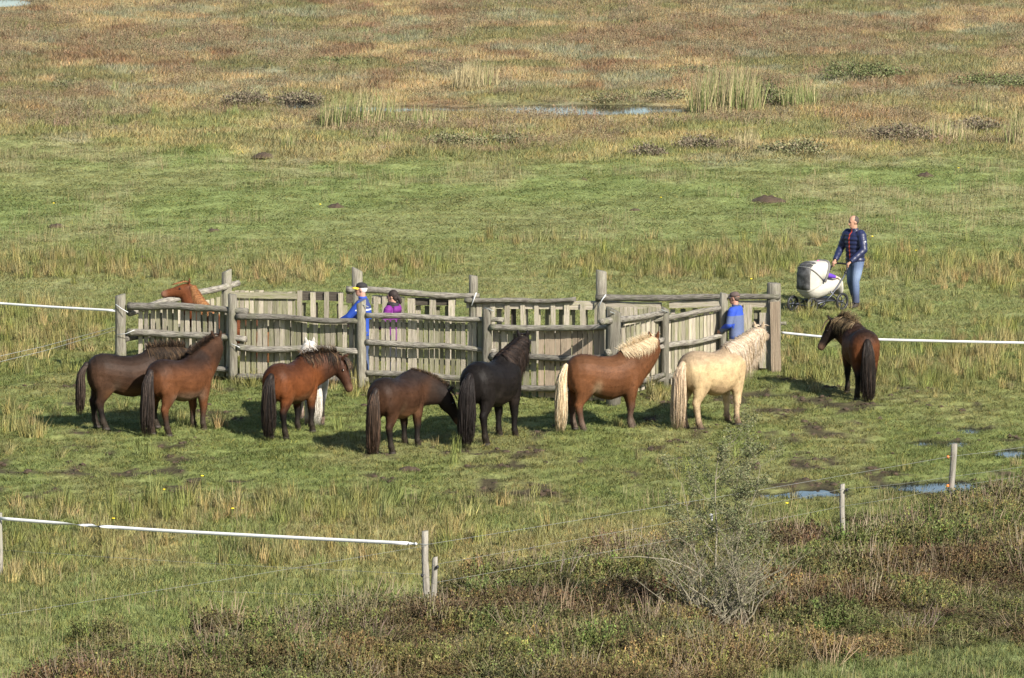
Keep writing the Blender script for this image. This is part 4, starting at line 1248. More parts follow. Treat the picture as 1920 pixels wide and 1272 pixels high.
    fa = fm.color_attributes.new('tone', 'FLOAT_COLOR', 'POINT'); fa.data.foreach_set('color', np.concatenate([fc, np.ones((len(fc), 1))], 1).astype(np.float32).ravel())
    fm.normals_split_custom_set_from_vertices(np.repeat(n0, 3, 0).tolist())
    fm.materials.append(M['coat']); link(bpy.data.objects.new('coat_hair', fm), root)
    for (c) in hooves:
        h = MB(); h.loft([(Vector((c.x + .012, c.y, 0.0)), (0, .060, 0), (.072, 0, 0)), (Vector((c.x + .006, c.y, .02)), (0, .057, 0), (.066, 0, 0)), (Vector((c.x - .004, c.y, .062)), (0, .046, 0), (.050, 0, 0))], 12)
        h.obj('hoof', M['hoof'], root)
    for s in (-1, 1):
        e = MB(); p = HP + hd * HL * .33 + hs * s * .099 + hu * .047
        e.ball(p, .021, 10, 7); e.obj('eye', M['eye'], root)
    # mane: locks rooted along the crest
    mc = mane_cols or [(.02, .016, .013)]
    mn = MB()
    def lockcol(cols):
        c = random.choice(cols); g = random.uniform(.7, 1.3); return tuple(x * g for x in c)
    def lock(pts, r, cols):
        mn.tube(pts, [r * .8, r, r * .95, r * .8, r * .55, r * .15][:len(pts)], 4, True, lockcol(cols), .6)
    for i in range(1300):
        t = random.uniform(.06, 1.05)
        c, d, sd_, u, hd_, hw = nframe(min(t, 1.0)); c = c + d * max(0, t - 1) * .4
        ln = mane_len * random.uniform(.45, 1.2) * (1 - .35 * abs(t - .6))
        sg = mane_side if random.random() < .85 else -mane_side
        pts = []
        if mane == 'spiky' or (mane == 'mix' and random.random() < .4):
            a = random.gauss(0, .42); ln *= .55
            dr = (u + sd_ * a + d * random.uniform(-.45, .2)).normalized()
            p = c + u * hd_ * .93 + sd_ * random.gauss(0, .015)
            for k in range(6):
                pts.append(p.copy()); p = p + dr * ln / 5; dr = (dr + Vector((0, 0, -.16 if k > 1 else 0)) + sd_ * a * .3).normalized()
            lock(pts, .004, mc)
        else:
            lift = random.uniform(.0, .05); drift = random.gauss(0, .22); ph = random.uniform(-.12, .25)
            step = ln / 5
            p = c + u * hd_ * .95 + sd_ * random.gauss(0, .012)
            for k in range(6):
                pts.append(p.copy())
                ph += step / max((hd_ + hw) * .5, .08)
                if ph < 1.25:
                    rr = 1.04 + lift
                    q = c + u * hd_ * math.cos(max(ph, 0)) * rr + sd_ * sg * (hw * rr + .012) * math.sin(max(ph, 0)) + d * drift * ln * (k + 1) / 6
                else:
                    q = p + Vector((0, 0, -step)) + d * drift * step * .6 + sd_ * sg * random.uniform(-.006, .012)
                p = q
            lock(pts, .0043, mc)
    for i in range(120):                                            # forelock
        a = random.gauss(0, 1); p = HP + hu * .115 + hs * random.gauss(0, .03) + hd * random.uniform(-.03, .03)
        ln = forelock * random.uniform(.5, 1.1); pts = []
        for k in range(6):
            t = k / 5
            pts.append(p + hd * ln * t + hs * a * .055 * t + hu * (.012 + .035 * math.sin(t * 2.6)) )
        lock(pts, .006, mc)
    mn.obj('mane', M['hair'], root)
    # tail: a core with many strands over it
    tl = MB(); tcs = tail_cols or mc
    dock = Vector((-.69, 0, 1.14))
    def tpath(s, ox, oy, kink):
        """s from 0 (dock) to 1 (tip)"""
        back = tail_back * math.sin(min(s * 5, 1.57)) + .03 * s
        z = 1.14 + .02 * math.sin(min(s * 8, 3.14)) - (1.14 - tail_end) * max(0, s - .03) / .97
        wd = np.interp(s, [0, .08, .25, .55, .85, 1], [.35, .55, .85, 1.0, .95, .55]) * tail_w
        return Vector((dock.x - back + ox * wd * .8 + .018 * s * math.sin(kink + s * 6), oy * wd + .026 * s * math.sin(kink * 2 + s * 5), z))
    core = [tpath(s, 0, 0, 0) for s in (0, .06, .15, .28, .42, .56, .68, .78)]
    tl.tube(core, [.045, .055, .062 * tail_w, .078 * tail_w, .085 * tail_w, .075 * tail_w, .055 * tail_w, .02], 10, True, tuple(x * .8 for x in tcs[0]))
    for i in range(560):
        a = random.uniform(0, 6.283); r = .125 * math.sqrt(random.uniform(.3, 1)); k = random.uniform(0, 6)
        s1 = random.uniform(.60, 1.06); s0 = random.uniform(0, .3) if random.random() < .5 else 0
        pts = [tpath(s0 + (s1 - s0) * t / 7, r * math.cos(a), r * math.sin(a), k) for t in range(8)]
        c = lockcol(tcs)
        tl.tube(pts, [.0035, .0048, .0048, .0046, .0042, .0036, .003, .001], 4, True, c)
    tl.obj('tail', M['hair'], root)
    return root

DK = dict(base=(0.0386, 0.0200, 0.0117), top=(0.0200, 0.0133, 0.0100), belly=(0.0962, 0.0478, 0.0225), leg=(0.0120, 0.0094, 0.0086), neck=(0.0227, 0.0140, 0.0100), muzzle=(0.0300, 0.0200, 0.0147), flank=(0.0799, 0.0533, 0.0366))
BR = dict(base=(0.0879, 0.0346, 0.0146), top=(0.0245, 0.0144, 0.0102), belly=(0.1132, 0.0733, 0.0500), leg=(0.0333, 0.0227, 0.0173), neck=(0.0433, 0.0214, 0.0120), muzzle=(0.0333, 0.0200, 0.0133), leg0=.2, leg1=.5)
BAY = dict(base=(0.1169, 0.0383, 0.0133), top=(0.0445, 0.0170, 0.0082), belly=(0.1332, 0.0633, 0.0300), leg=(0.0106, 0.0086, 0.0080), neck=(0.0466, 0.0200, 0.0113), head=(0.0500, 0.0220, 0.0127), muzzle=(0.1066, 0.0566, 0.0333), leg0=.42, leg1=.66)
GRZ = dict(base=(0.0469, 0.0224, 0.0124), top=(0.0173, 0.0120, 0.0100), belly=(0.1348, 0.0672, 0.0346), leg=(0.0113, 0.0094, 0.0086), neck=(0.0239, 0.0147, 0.0106), head=(0.0160, 0.0113, 0.0094), muzzle=(0.0999, 0.0500, 0.0280), flank=(0.0932, 0.0566, 0.0333), leg0=.30, leg1=.62)
BLK = dict(base=(0.0090, 0.0070, 0.0063), top=(0.0080, 0.0066, 0.0060), belly=(0.0200, 0.0140, 0.0113), leg=(0.0080, 0.0067, 0.0063), neck=(0.0094, 0.0073, 0.0067), muzzle=(0.0133, 0.0100, 0.0080), flank=(0.0300, 0.0239, 0.0213))
CHE = dict(base=(0.0993, 0.0404, 0.0169), top=(0.0764, 0.0348, 0.0162), belly=(0.0699, 0.0306, 0.0140), leg=(0.0599, 0.0333, 0.0227), neck=(0.0899, 0.0373, 0.0166), muzzle=(0.0999, 0.0533, 0.0333), flank=(0.2664, 0.1865, 0.1132), sock=(0.0999, 0.0733, 0.0566), leg0=.3, leg1=.55)
PAL = dict(base=(0.3996, 0.2930, 0.1632), top=(0.2797, 0.2065, 0.1332), belly=(0.3330, 0.2298, 0.1332), leg=(0.3863, 0.2864, 0.1798), neck=(0.3663, 0.2797, 0.1798), head=(0.3663, 0.2864, 0.1998), muzzle=(0.1998, 0.1465, 0.1265), sock=(0.2531, 0.1732, 0.1132))
DBY = dict(base=(0.0839, 0.0293, 0.0113), top=(0.0202, 0.0112, 0.0075), belly=(0.0733, 0.0333, 0.0166), leg=(0.0067, 0.0060, 0.0060), neck=(0.0200, 0.0120, 0.0086), head=(0.0147, 0.0100, 0.0080), muzzle=(0.0999, 0.0599, 0.0400), leg0=.45, leg1=.72)
RED = dict(base=(0.1031, 0.0325, 0.0126), top=(0.0959, 0.0306, 0.0120), belly=(0.0959, 0.0320, 0.0132), leg=(0.0863, 0.0296, 0.0132), neck=(0.1079, 0.0345, 0.0132), head=(0.1151, 0.0384, 0.0156), muzzle=(0.1598, 0.0799, 0.0500))
WHT = dict(base=(0.4129, 0.3863, 0.3596), top=(0.4662, 0.4396, 0.3996), belly=(0.3463, 0.3197, 0.2997), leg=(0.3996, 0.3463, 0.2997), neck=(0.4795, 0.4462, 0.3996), muzzle=(0.2997, 0.2398, 0.2198), sock=(0.3463, 0.2531, 0.1998))
dark = [(.020, .015, .012), (.035, .024, .018), (.014, .011, .010)]
tipped = [(.025, .018, .014), (.05, .034, .024), (.16, .10, .055), (.03, .022, .016)]
flaxen = [(.66, .52, .33), (.74, .62, .43), (.55, .41, .25)]
creamy = [(.58, .45, .31), (.66, .55, .42), (.47, .34, .23), (.72, .63, .52)]
gold = [(.17, .062, .024), (.25, .105, .04), (.33, .17, .07)]

pony(241, 801, 14, 'dark brown pony standing side on, shaggy mane hidden behind its neighbour', DK, (30, 2), (55, -30), ((0, 0), (.05, .02), (-.03, .02), (.08, -.02)), 'mix', -1, .34, tipped, [(.028, .02, .016), (.07, .05, .038), (.05, .034, .026)], .30, .80, 1.0, 101, tail_back=.13)
pony(340, 811, 48, 'brown pony with raised head and short dark upright mane looking into the pen', BR, (54, 33), (94, -10), ((.02, 0), (.0, .02), (.0, .03), (.06, -.02)), 'spiky', 1, .26, [(.030, .020, .016), (.024, .018, .015), (.09, .055, .034)], [(.032, .023, .019), (.07, .05, .04), (.022, .017, .015)], .06, 1.0, 1.01, 102, .60)
pony(548, 815, 62, 'bright bay pony with black tail turning its head sideways by the pen', BAY, (14, 6), (-18, -68), ((.02, 0), (.04, 0), (.0, 0), (.05, 0)), 'mix', 1, .36, tipped, dark, .05, 1.05, .99, 103, .66)
pony(584, 790, 99, 'white pony facing the pen, mostly hidden behind the bright bay pony', WHT, (88, 14), (92, -20), ((0, 0), (.0, 0), (0, 0), (.04, 0)), 'fall', -1, .30, [(.72, .67, .60), (.80, .76, .70), (.62, .55, .47)], [(.66, .60, .52), (.74, .69, .62)], .1, .8, .93, 104, .50)
pony(746, 844, 60, 'dark brown grazing pony with lowered head and light belly', GRZ, (22, -26), (6, -62), ((.06, 0), (.02, 0), (-.02, 0), (.10, 0)), 'spiky', 1, .15, tipped, [(.028, .02, .016), (.085, .05, .032), (.05, .032, .022)], .04, 1.0, .99, 105, .72, forelock=.16)
pony(924, 827, 60, 'jet black pony with long thick mane facing the pen', BLK, (60, 30), (86, -14), ((.03, 0), (.05, 0), (.0, .02), (.04, -.02)), 'fall', -1, .62, [(.022, .016, .014), (.05, .032, .024), (.016, .012, .011)], [(.014, .011, .010), (.024, .018, .016)], .05, 1.15, 1.09, 106, .62)
pony(1137, 806, 18, 'chestnut pony with cream tail and flaxen mane standing side on', CHE, (40, 27), (92, -8), ((.10, 0), (-.03, 0), (.0, .03), (.06, 0)), 'mix', -1, .30, flaxen, flaxen, .04, 1.0, 1.03, 107, .60, 1.06)
pony(1338, 800, 42, 'cream palomino pony with long pale mane beside the pen opening', PAL, (36, 30), (74, -12), ((.05, 0), (.0, 0), (.02, .02), (.06, -.01)), 'fall', -1, .72, creamy, [(.46, .34, .22), (.55, .43, .30), (.38, .27, .18)], .05, 1.12, 1.05, 108, .68, 1.05)
pony(1611, 742, 98, 'dark bay pony seen from behind with its head turned to the pram side', DBY, (142, 14), (176, -60), ((.02, 0), (.04, 0), (.0, .01), (.03, 0)), 'mix', 1, .36, [(.03, .02, .015), (.22, .15, .08), (.34, .25, .14), (.05, .034, .022)], dark, .02, 1.05, .97, 109, .52)
pony(424, 706, 184, 'chestnut red pony inside the pen stretching its head over the top rail', RED, (184, 66), (184, -12), ((0, 0), (0, 0), (0, 0), (0, 0)), 'fall', 1, .52, gold, gold, .15, .9, .92, 110, .78, forelock=.30)

# ------------------------------------------------------------------ people
M['skin'] = simple('skin', (.50, .29, .20), .55, 30, .08)
M['cloth'] = simple('cloth', (1, 1, 1), .75, 60, .12, vcol=True)
M['puffer'] = simple('puffer_nylon', (1, 1, 1), .42, 25, .15, .15, vcol=True, spec=.4)
M['hair_short'] = simple('head_hair', (1, 1, 1), .7, 80, .35, vcol=True)
M['boot'] = simple('boot_leather', (.030, .024, .020), .7, 30, .3)

def limb(mb, pts, rs, n=10, flat=1.0):
    """a tapering limb through joints, with extra rings so that bends stay round"""
    P = [Vector(p) for p in pts]; out = []; rr = []
    for i in range(len(P) - 1):
        for k in range(4):
            t = k / 4; out.append(P[i].lerp(P[i + 1], t)); rr.append(rs[i] * (1 - t) + rs[i + 1] * t)
    out.append(P[-1]); rr.append(rs[-1])
    mb.tube(out, rr, n, True, None, flat)

def hand(mb, wrist, direction, palm_side, thumb_side, curl=.6, s=1.0):
    """palm, four bent fingers of different lengths and a thumb from the side of the palm"""
    d = Vector(direction).normalized(); pn = Vector(palm_side); pn = (pn - d * pn.dot(d)).normalized(); sd_ = d.cross(pn).normalized()
    if sd_.dot(Vector(thumb_side)) < 0: sd_ = -sd_
    w = Vector(wrist)
    R = Matrix((d, sd_, pn)).transposed()
    mb.ball(w + d * .045 * s, (.052 * s, .041 * s, .018 * s), 10, 7, R)
    for k, ln in enumerate((.070, .078, .073, .058)):
        b = w + d * .082 * s + sd_ * (.029 - .0195 * k) * s; pts = [b - d * .02 * s]; dd = d.copy()
        for j in range(3):
            dd = (dd + pn * curl * .75).normalized(); pts.append(pts[-1] + dd * ln * s * (.5 - .08 * j))
        mb.tube(pts, [.0095 * s, .0092 * s, .0085 * s, .007 * s], 7)
    b = w + d * .025 * s + sd_ * .030 * s
    mb.tube([b, b + (sd_ * .7 + d * .6 + pn * .2).normalized() * .034 * s, b + (sd_ * .7 + d * .6 + pn * .2).normalized() * .034 * s + (d * .8 + pn * .6).normalized() * .032 * s], [.012 * s, .0105 * s, .008 * s], 7)

def person(px, py, heading, height_m, label, J, jacket, trousers, jmat='cloth', hem=.90, quilt=0.0, head_turn=0.0, head_tilt=0.0, hair=None, hair_col=(.3, .3, .3), cap=None, jpaint=None, tpaint=None, skin_v=None, build=1.0, ankle_fold=True, collar=None):
    root = empty('person', GT(px, py), math.radians(heading)); s = height_m / 1.80; root.scale = (s, s, s); root.location.z -= .01
    tag(root, label, 'person')
    g = lambda k, d: Vector(J.get(k, d))
    HP_ = {1: g('hip_l', (0, .095, .93)), -1: g('hip_r', (0, -.095, .93))}
    KN = {1: g('knee_l', (.03, .10, .50)), -1: g('knee_r', (.03, -.10, .50))}
    AN = {1: g('ankle_l', (-.02, .11, .09)), -1: g('ankle_r', (-.02, -.11, .09))}
    SH = {1: g('shoulder_l', (0, .185, 1.45)), -1: g('shoulder_r', (0, -.185, 1.45))}
    EL_ = {1: g('elbow_l', (-.03, .25, 1.16)), -1: g('elbow_r', (-.03, -.25, 1.16))}
    WR = {1: g('wrist_l', (.06, .25, .91)), -1: g('wrist_r', (.06, -.25, .91))}
    lean = g('lean', (0, 0, 0))                                   # shift of chest and head
    def tz(z): return lean * max(0, (z - .93) / .87)
    hc = Vector((.015, 0, 1.675)) + tz(1.675)
    HR_ = Matrix.Rotation(head_turn, 3, 'Z') @ Matrix.Rotation(head_tilt, 3, 'Y')
    def H(x, y, z): return hc + HR_ @ Vector((x, y, z))
    # the body: one skin from head to feet
    mb = MB()
    mb.loft([(Vector((0, 0, z)) + tz(z), (0, w, 0), (d, 0, 0)) for z, w, d in ((.86, .13, .09), (.95, .155, .105), (1.08, .14, .095), (1.25, .155, .105), (1.38, .165, .105), (1.46, .13, .085), (1.50, .065, .06))], 14)
    mb.loft([(Vector((-.01, 0, 1.46)) + tz(1.46), (0, .065, 0), (.065, 0, 0)), (Vector((0, 0, 1.53)) + tz(1.53), (0, .058, 0), (.062, 0, 0)), (hc + Vector((-.02, 0, -.05)), (0, .058, 0), (.062, 0, 0))], 12)
    mb.ball(H(-.012, 0, .028), (.098, .077, .098), 16, 12, HR_)                     # skull
    mb.loft([(H(.012, 0, .03), HR_ @ Vector((0, .068, 0)), HR_ @ Vector((.082, 0, 0))), (H(.02, 0, -.03), HR_ @ Vector((0, .062, 0)), HR_ @ Vector((.075, 0, 0))), (H(.028, 0, -.08), HR_ @ Vector((0, .048, 0)), HR_ @ Vector((.062, 0, 0))), (H(.036, 0, -.118), HR_ @ Vector((0, .028, 0)), HR_ @ Vector((.042, 0, 0)))], 12)
    mb.tube([H(.085, 0, .022), H(.103, 0, -.01), H(.112, 0, -.03), H(.095, 0, -.04)], [.010, .012, .016, .010], 8)   # nose
    mb.ball(H(.088, 0, -.068), (.014, .024, .007), 8, 5, HR_); mb.ball(H(.086, 0, -.080), (.013, .021, .008), 8, 5, HR_)    # lips
    for sg in (-1, 1):
        mb.ball(H(.082, sg * .030, .030), (.012, .022, .008), 8, 5, HR_)               # brow
        mb.ball(H(-.008, sg * .078, -.008), (.022, .010, .033), 8, 6, HR_)             # ear
        limb(mb, [SH[sg] + tz(1.45), EL_[sg] + tz(1.16), WR[sg] + tz(1.0)], [.052, .040, .027])
        limb(mb, [HP_[sg], KN[sg], AN[sg]], [.085, .055, .038])
        A_ = AN[sg]; mb.tube([A_ + Vector((-.05, 0, -.045)), A_ + Vector((.03, 0, -.045)), A_ + Vector((.12, 0, -.06)), A_ + Vector((.17, 0, -.065))], [.035, .04, .034, .018], 9)
        w = WR[sg] + tz(1.0); dd = (w - EL_[sg] - tz(1.16)).normalized()
        hd_ = Vector(J.get('hand_dir_' + ('l' if sg > 0 else 'r'), dd)); pn_ = Vector(J.get('palm_' + ('l' if sg > 0 else 'r'), (.2, -sg, 0)))
        hand(mb, w, hd_, pn_, J.get('thumb', (1, 0, .2)), J.get('curl', .45))
    def paint_skin(co):
        c = np.tile(np.array(skin_v or (.52, .30, .21)), (len(co), 1))
        q = np.array(H(.085, 0, -.074)); c = mix3(c, np.array((.40, .17, .14)), 1 - sstep(.012, .026, np.linalg.norm(co - q, axis=1)))
        return c
    remeshed(mb, 'body', M['cloth_skin'], .0095, 3, root, paint_skin)
    for sg in (-1, 1):
        e = MB(); e.ball(H(.079, sg * .032, .012), .0115, 8, 6); e.obj('eye', M['eye'], root)
        br = MB(); br.tube([H(.088, sg * .014, .036), H(.090, sg * .032, .040), H(.080, sg * .050, .034)], [.003, .005, .003], 6, True, tuple(.6 * x for x in hair_col)); br.obj('eyebrow', M['hair_short'], root)
    # trousers
    mb = MB()
    mb.loft([(Vector((0, 0, z)), (0, w * build, 0), (d * build, 0, 0)) for z, w, d in ((.83, .165, .115), (.92, .178, .128), (1.02, .168, .122), (1.06, .160, .115))], 14)
    for sg in (-1, 1):
        A_ = AN[sg] + Vector((-.005, 0, .015)); K = KN[sg]; Hh = HP_[sg]
        P = []; rr = []
        for k in range(15):
            t = k / 14
            p = Hh.lerp(K, t * 2) if t < .5 else K.lerp(A_, t * 2 - 1)
            r = np.interp(t, [0, .25, .5, .75, 1], [.108, .096, .076, .070, .066]) * (1 + (.05 * math.sin(t * 70 + sg) if t > .78 or .42 < t < .56 else .012 * math.sin(t * 50)))
            P.append(p); rr.append(float(r) * (.5 + .5 * build))
        mb.tube(P, rr, 12)
    remeshed(mb, 'trousers', M['cloth'], .012, 2, root, tpaint or (lambda co: np.tile(np.array(trousers), (len(co), 1))))
    # boots
    for sg in (-1, 1):
        A_ = AN[sg]; b = MB()
        b.loft([(A_ + Vector((-.01, 0, .13)), (0, .058, 0), (.064, 0, 0)), (A_ + Vector((-.012, 0, .04)), (0, .054, 0), (.062, 0, 0)), (A_ + Vector((-.015, 0, -.03)), (0, .050, 0), (.066, 0, 0))], 12)
        b.loft([(A_ + Vector((-.075, 0, -.05)), (0, .036, 0), (0, 0, .036)), (A_ + Vector((-.03, 0, -.045)), (0, .046, 0), (0, 0, .044)), (A_ + Vector((.06, 0, -.048)), (0, .048, 0), (0, 0, .042)), (A_ + Vector((.14, 0, -.058)), (0, .048, 0), (0, 0, .032)), (A_ + Vector((.185, 0, -.065)), (0, .03, 0), (0, 0, .022))], 12)
        remeshed(b, 'boot', M['boot'], .012, 2, root)
    # jacket
    mb = MB()
    zs = np.linspace(hem, 1.47, 34)
    rings = []
    for z in zs:
        w = np.interp(z, [.80, .92, 1.05, 1.2, 1.35, 1.43, 1.47], [.188, .186, .176, .184, .196, .185, .13]) * build
        d = np.interp(z, [.80, .92, 1.05, 1.2, 1.35, 1.43, 1.47], [.140, .138, .134, .142, .142, .122, .09]) * build
        k = 1 + quilt * (abs(math.sin(z * math.pi / .082)) - .6)
        rings.append((Vector((0, 0, z)) + tz(z), (0, w * k, 0), (d * k, 0, 0)))
    mb.loft(rings, 22)
    mb.loft([(Vector((-.012, 0, 1.43)) + tz(1.43), (0, .105, 0), (.095, 0, 0)), (Vector((-.008, 0, 1.50)) + tz(1.5), (0, .083, 0), (.084, 0, 0)), (Vector((-.004, 0, 1.555)) + tz(1.55), (0, .078, 0), (.080, 0, 0))], 16)
    for sg in (-1, 1):
        S_, E_, W_ = SH[sg] + tz(1.45), EL_[sg] + tz(1.16), WR[sg] + tz(1.0)
        P = []; rr = []; n = 30
        for k in range(n + 1):
            t = k / n
            p = S_.lerp(E_, t * 2) if t < .5 else E_.lerp(W_, (t * 2 - 1) * .97)
            r = np.interp(t, [0, .2, .5, .8, 1], [.085, .080, .066, .058, .048]) * build
            P.append(p); rr.append(float(r) * (1 + quilt * .8 * (abs(math.sin(t * 7.2 * math.pi)) - .6)))
        mb.tube(P, rr, 12)
        mb.ball(S_ + Vector((0, -sg * .02, -.01)), .088 * build, 10, 8)
    remeshed(mb, 'jacket', M[jmat], .0125, 2, root, jpaint(locals()) if jpaint else (lambda co: np.tile(np.array(jacket), (len(co), 1))))
    if hair:
        mb = MB()
        hair(mb, H, HR_)
        remeshed(mb, 'hair', M['hair_short'], .008, 2, root, lambda co: np.tile(np.array(hair_col), (len(co), 1)))
    if cap:
        crown, brim = cap
        mb = MB(); mb.loft([(H(-.012, 0, z), HR_ @ Vector((0, w, 0)), HR_ @ Vector((d, 0, 0))) for z, w, d in ((.045, .086, .108), (.075, .085, .106), (.105, .074, .092), (.128, .050, .062), (.137, .015, .02))], 18)
        c = mb.obj('cap', simple('cap_cloth', crown, .8, 40, .15), root)
        mb = MB(); vs = []
        for i in range(13):
            a = -1.15 + 2.3 * i / 12
            for r in (0, 1):
                rad = .100 + r * .085 * math.cos(a * .8)
                vs.append(H(-.012 + rad * math.cos(a), .86 * rad * math.sin(a), .050 - r * .022 - .012 * math.sin(a) ** 2))
        mb.add(vs, [(2 * i, 2 * i + 1, 2 * i + 3, 2 * i + 2) for i in range(12)])
        b = mb.obj('cap_brim', simple('brim_cloth', brim, .8, 40, .15), c)
        so = b.modifiers.new('thick', 'SOLIDIFY'); so.thickness = .006
    

    return root, H, HR_
M['cloth_skin'] = simple('skin_toned', (1, 1, 1), .55, 40, .08, vcol=True)

def fringe_hair(thin=True):
    def f(mb, H, R):
        mb.ball(H(-.030, 0, .026), (.090, .0835, .094), 16, 10, R)
    return f
def full_hair(mb, H, R):
    mb.ball(H(-.024, 0, .040), (.104, .088, .100), 16, 10, R)
    mb.ball(H(-.065, 0, -.02), (.058, .074, .075), 12, 8, R)
    mb.ball(H(-.125, 0, -.015), (.048, .050, .052), 12, 8, R)                           # gathered at the back
    mb.tube([H(-.13, 0, -.02), H(-.165, .01, -.06), H(-.17, .01, -.115), H(-.15, .0, -.15)], [.036, .040, .032, .012], 10)
def nape_hair(mb, H, R):
    mb.ball(H(-.058, 0, .000), (.056, .078, .062), 12, 8, R)
    for sg in (-1, 1): mb.ball(H(-.03, sg * .070, .012), (.040, .014, .036), 8, 6, R)

# the man with the pram
PH = 224
pram_at = GT(1537, 583)
ca, sa = math.cos(math.radians(PH)), math.sin(math.radians(PH))
man_at = pram_at + Vector((ca, sa, 0)) * -1.03
NAVY = (.013, .017, .052)
def man_jacket(L_):
    H = L_['H']
    def f(co):
        c = np.tile(np.array(NAVY), (len(co), 1))
        x, y, z = co[:, 0], co[:, 1], co[:, 2]
        zip_ = (np.abs(y + .0) < .012) & (x > .03) & (z > .92) & (z < 1.535)
        c[zip_] = (.50, .055, .012)
        col_ = (z > 1.50) & (np.hypot(x, y) < .12); c[col_ & ~zip_] = (.014, .017, .045)
        for sg in (-1, 1):
            pk = (z < 0) & (np.abs(y - sg * (.10 + (z - 1.02) * .25)) < .008) & (x > .06) & (z > .97) & (z < 1.07); c[pk] = (.75, .10, .02)
        return c
    return f
def jeans(co):
    z = co[:, 2]; c = np.tile(np.array((.075, .105, .185)), (len(co), 1))
    c = mix3(c, np.array((.17, .225, .33)), np.exp(-((z - .66) / .13) ** 2) * (co[:, 0] > .0) * .75)
    return mix3(c, np.array((.035, .045, .085)), 1 - sstep(.18, .42, z))
mpx = to_px(np.array([man_at.x]), np.array([man_at.y]))
man, H, HR_ = person(float(mpx[0][0]), float(mpx[1][0]), PH, 1.84, 'man in a navy quilted jacket and jeans pushing a pram across the pasture',
       dict(elbow_l=(.07, .30, 1.15), elbow_r=(.07, -.30, 1.15), wrist_l=(.36, .20, .93), wrist_r=(.36, -.20, .93), hand_dir_l=(.75, -.1, -.45), hand_dir_r=(.75, .1, -.45), palm_l=(-.3, 0, -1), palm_r=(-.3, 0, -1), thumb=(0, 0, 1), curl=.9,
            knee_l=(.10, .10, .51), ankle_l=(.10, .12, .09), knee_r=(.0, -.11, .50), ankle_r=(-.16, -.13, .10), lean=(.05, 0, 0)),
       NAVY, (.08, .11, .19), 'puffer', .90, .11, math.radians(-22), math.radians(10), fringe_hair(), (.055, .045, .038), None, man_jacket, jeans, (.36, .20, .135), 1.14)
mb = MB(); mb.ball((.065, .318, 1.31), (.022, .012, .022), 10, 6); mb.obj('sleeve_badge', M['tape'], man)

# two people leaning at the front fence and a man by the opening
def blue_jacket(L_):
    def f(co):
        x, y, z = co[:, 0], co[:, 1], co[:, 2]
        c = np.tile(np.array((.014, .048, .27)), (len(co), 1))
        c[(z > 1.33) & (np.abs(y) < .24)] = (.028, .042, .13)
        c[(np.abs(z - 1.325) < .010) & (x < .12)] = (.55, .58, .65)
        c[z > 1.53] = (.022, .06, .33)
        return c
    return f
old, H, HR_ = person(684, 713, 172, 1.76, 'older man in blue jacket and black cap with yellow brim leaning at the pen rail',
       dict(elbow_l=(.24, .22, 1.20), wrist_l=(.46, .14, 1.08), elbow_r=(.10, -.27, 1.19), wrist_r=(.30, -.14, 1.02), lean=(.06, 0, 0)),
       (.02, .07, .4), (.055, .075, .14), 'cloth', .84, .0, math.radians(6), math.radians(-3), fringe_hair(), (.52, .51, .49), ((.022, .020, .020), (.70, .50, .04)), blue_jacket, None, (.40, .21, .155), 1.05)
mb = MB()
for sg in (-1, 1):
    mb.tube([H(.095, sg * .052 + .026 * math.cos(t), .012 + .017 * math.sin(t)) for t in np.linspace(0, 6.283, 14)], .0022, 5)
    mb.tube([H(.095, sg * .076, .014), H(.04, sg * .080, .014), H(-.01, sg * .078, .010)], .0025, 5)
mb.obj('glasses', M['black_plastic'], old)
PUR = (.13, .015, .15)
wom, H, HR_ = person(737, 713, 150, 1.63, 'woman in a purple jacket and dark scarf with dark hair tied back',
       dict(elbow_l=(.05, .25, 1.17), wrist_l=(.27, .10, 1.05), elbow_r=(.05, -.25, 1.17), wrist_r=(.27, -.10, 1.05)),
       PUR, (.03, .03, .04), 'cloth', .82, .0, math.radians(14), math.radians(2), full_hair, (.022, .014, .012), None, None, None, (.38, .21, .15), .98)
mb = MB()
for k in range(3):
    mb.tube([Vector((.0 + (.105 - .008 * k) * math.cos(t), (.105 - .006 * k) * math.sin(t), 1.485 + .03 * k + .012 * math.sin(3 * t + k))) for t in np.linspace(0, 6.283, 22)], .026, 8)
sc_ = mb.obj('scarf', simple('knit_scarf', (.028, .026, .030), .9, 70, .6, .6), wom)
mb = MB(); mb.loft([((-.085, 0, 1.36), (0, .14, 0), (.055, 0, 0)), ((-.105, 0, 1.43), (0, .135, 0), (.065, 0, 0)), ((-.095, 0, 1.50), (0, .10, 0), (.05, 0, 0))], 14); mb.obj('hood', simple('purple_cloth', PUR, .75, 60, .15), wom)
def grey_blue(L_):
    def f(co):
        x, y, z = co[:, 0], co[:, 1], co[:, 2]
        c = np.tile(np.array((.085, .11, .20)), (len(co), 1))
        c[z > 1.35] = (.02, .055, .34)
        c[(z > 1.09) & (z < 1.19) & (np.abs(y) > .19)] = (.02, .055, .34)
        c[z > 1.52] = (.03, .05, .12)
        return c
    return f
person(1381, 714, 158, 1.60, 'man in grey and blue fleece with brown cap standing at the pen opening',
       dict(elbow_l=(.06, .26, 1.17), wrist_l=(.28, .16, 1.02), elbow_r=(.06, -.26, 1.17), wrist_r=(.28, -.16, 1.02), lean=(.05, 0, 0)),
       (.085, .11, .20), (.04, .06, .16), 'cloth', .84, .0, math.radians(4), math.radians(4), nape_hair, (.06, .042, .032), ((.082, .058, .052), (.03, .026, .03)), grey_blue, None, (.37, .195, .14), 1.08)

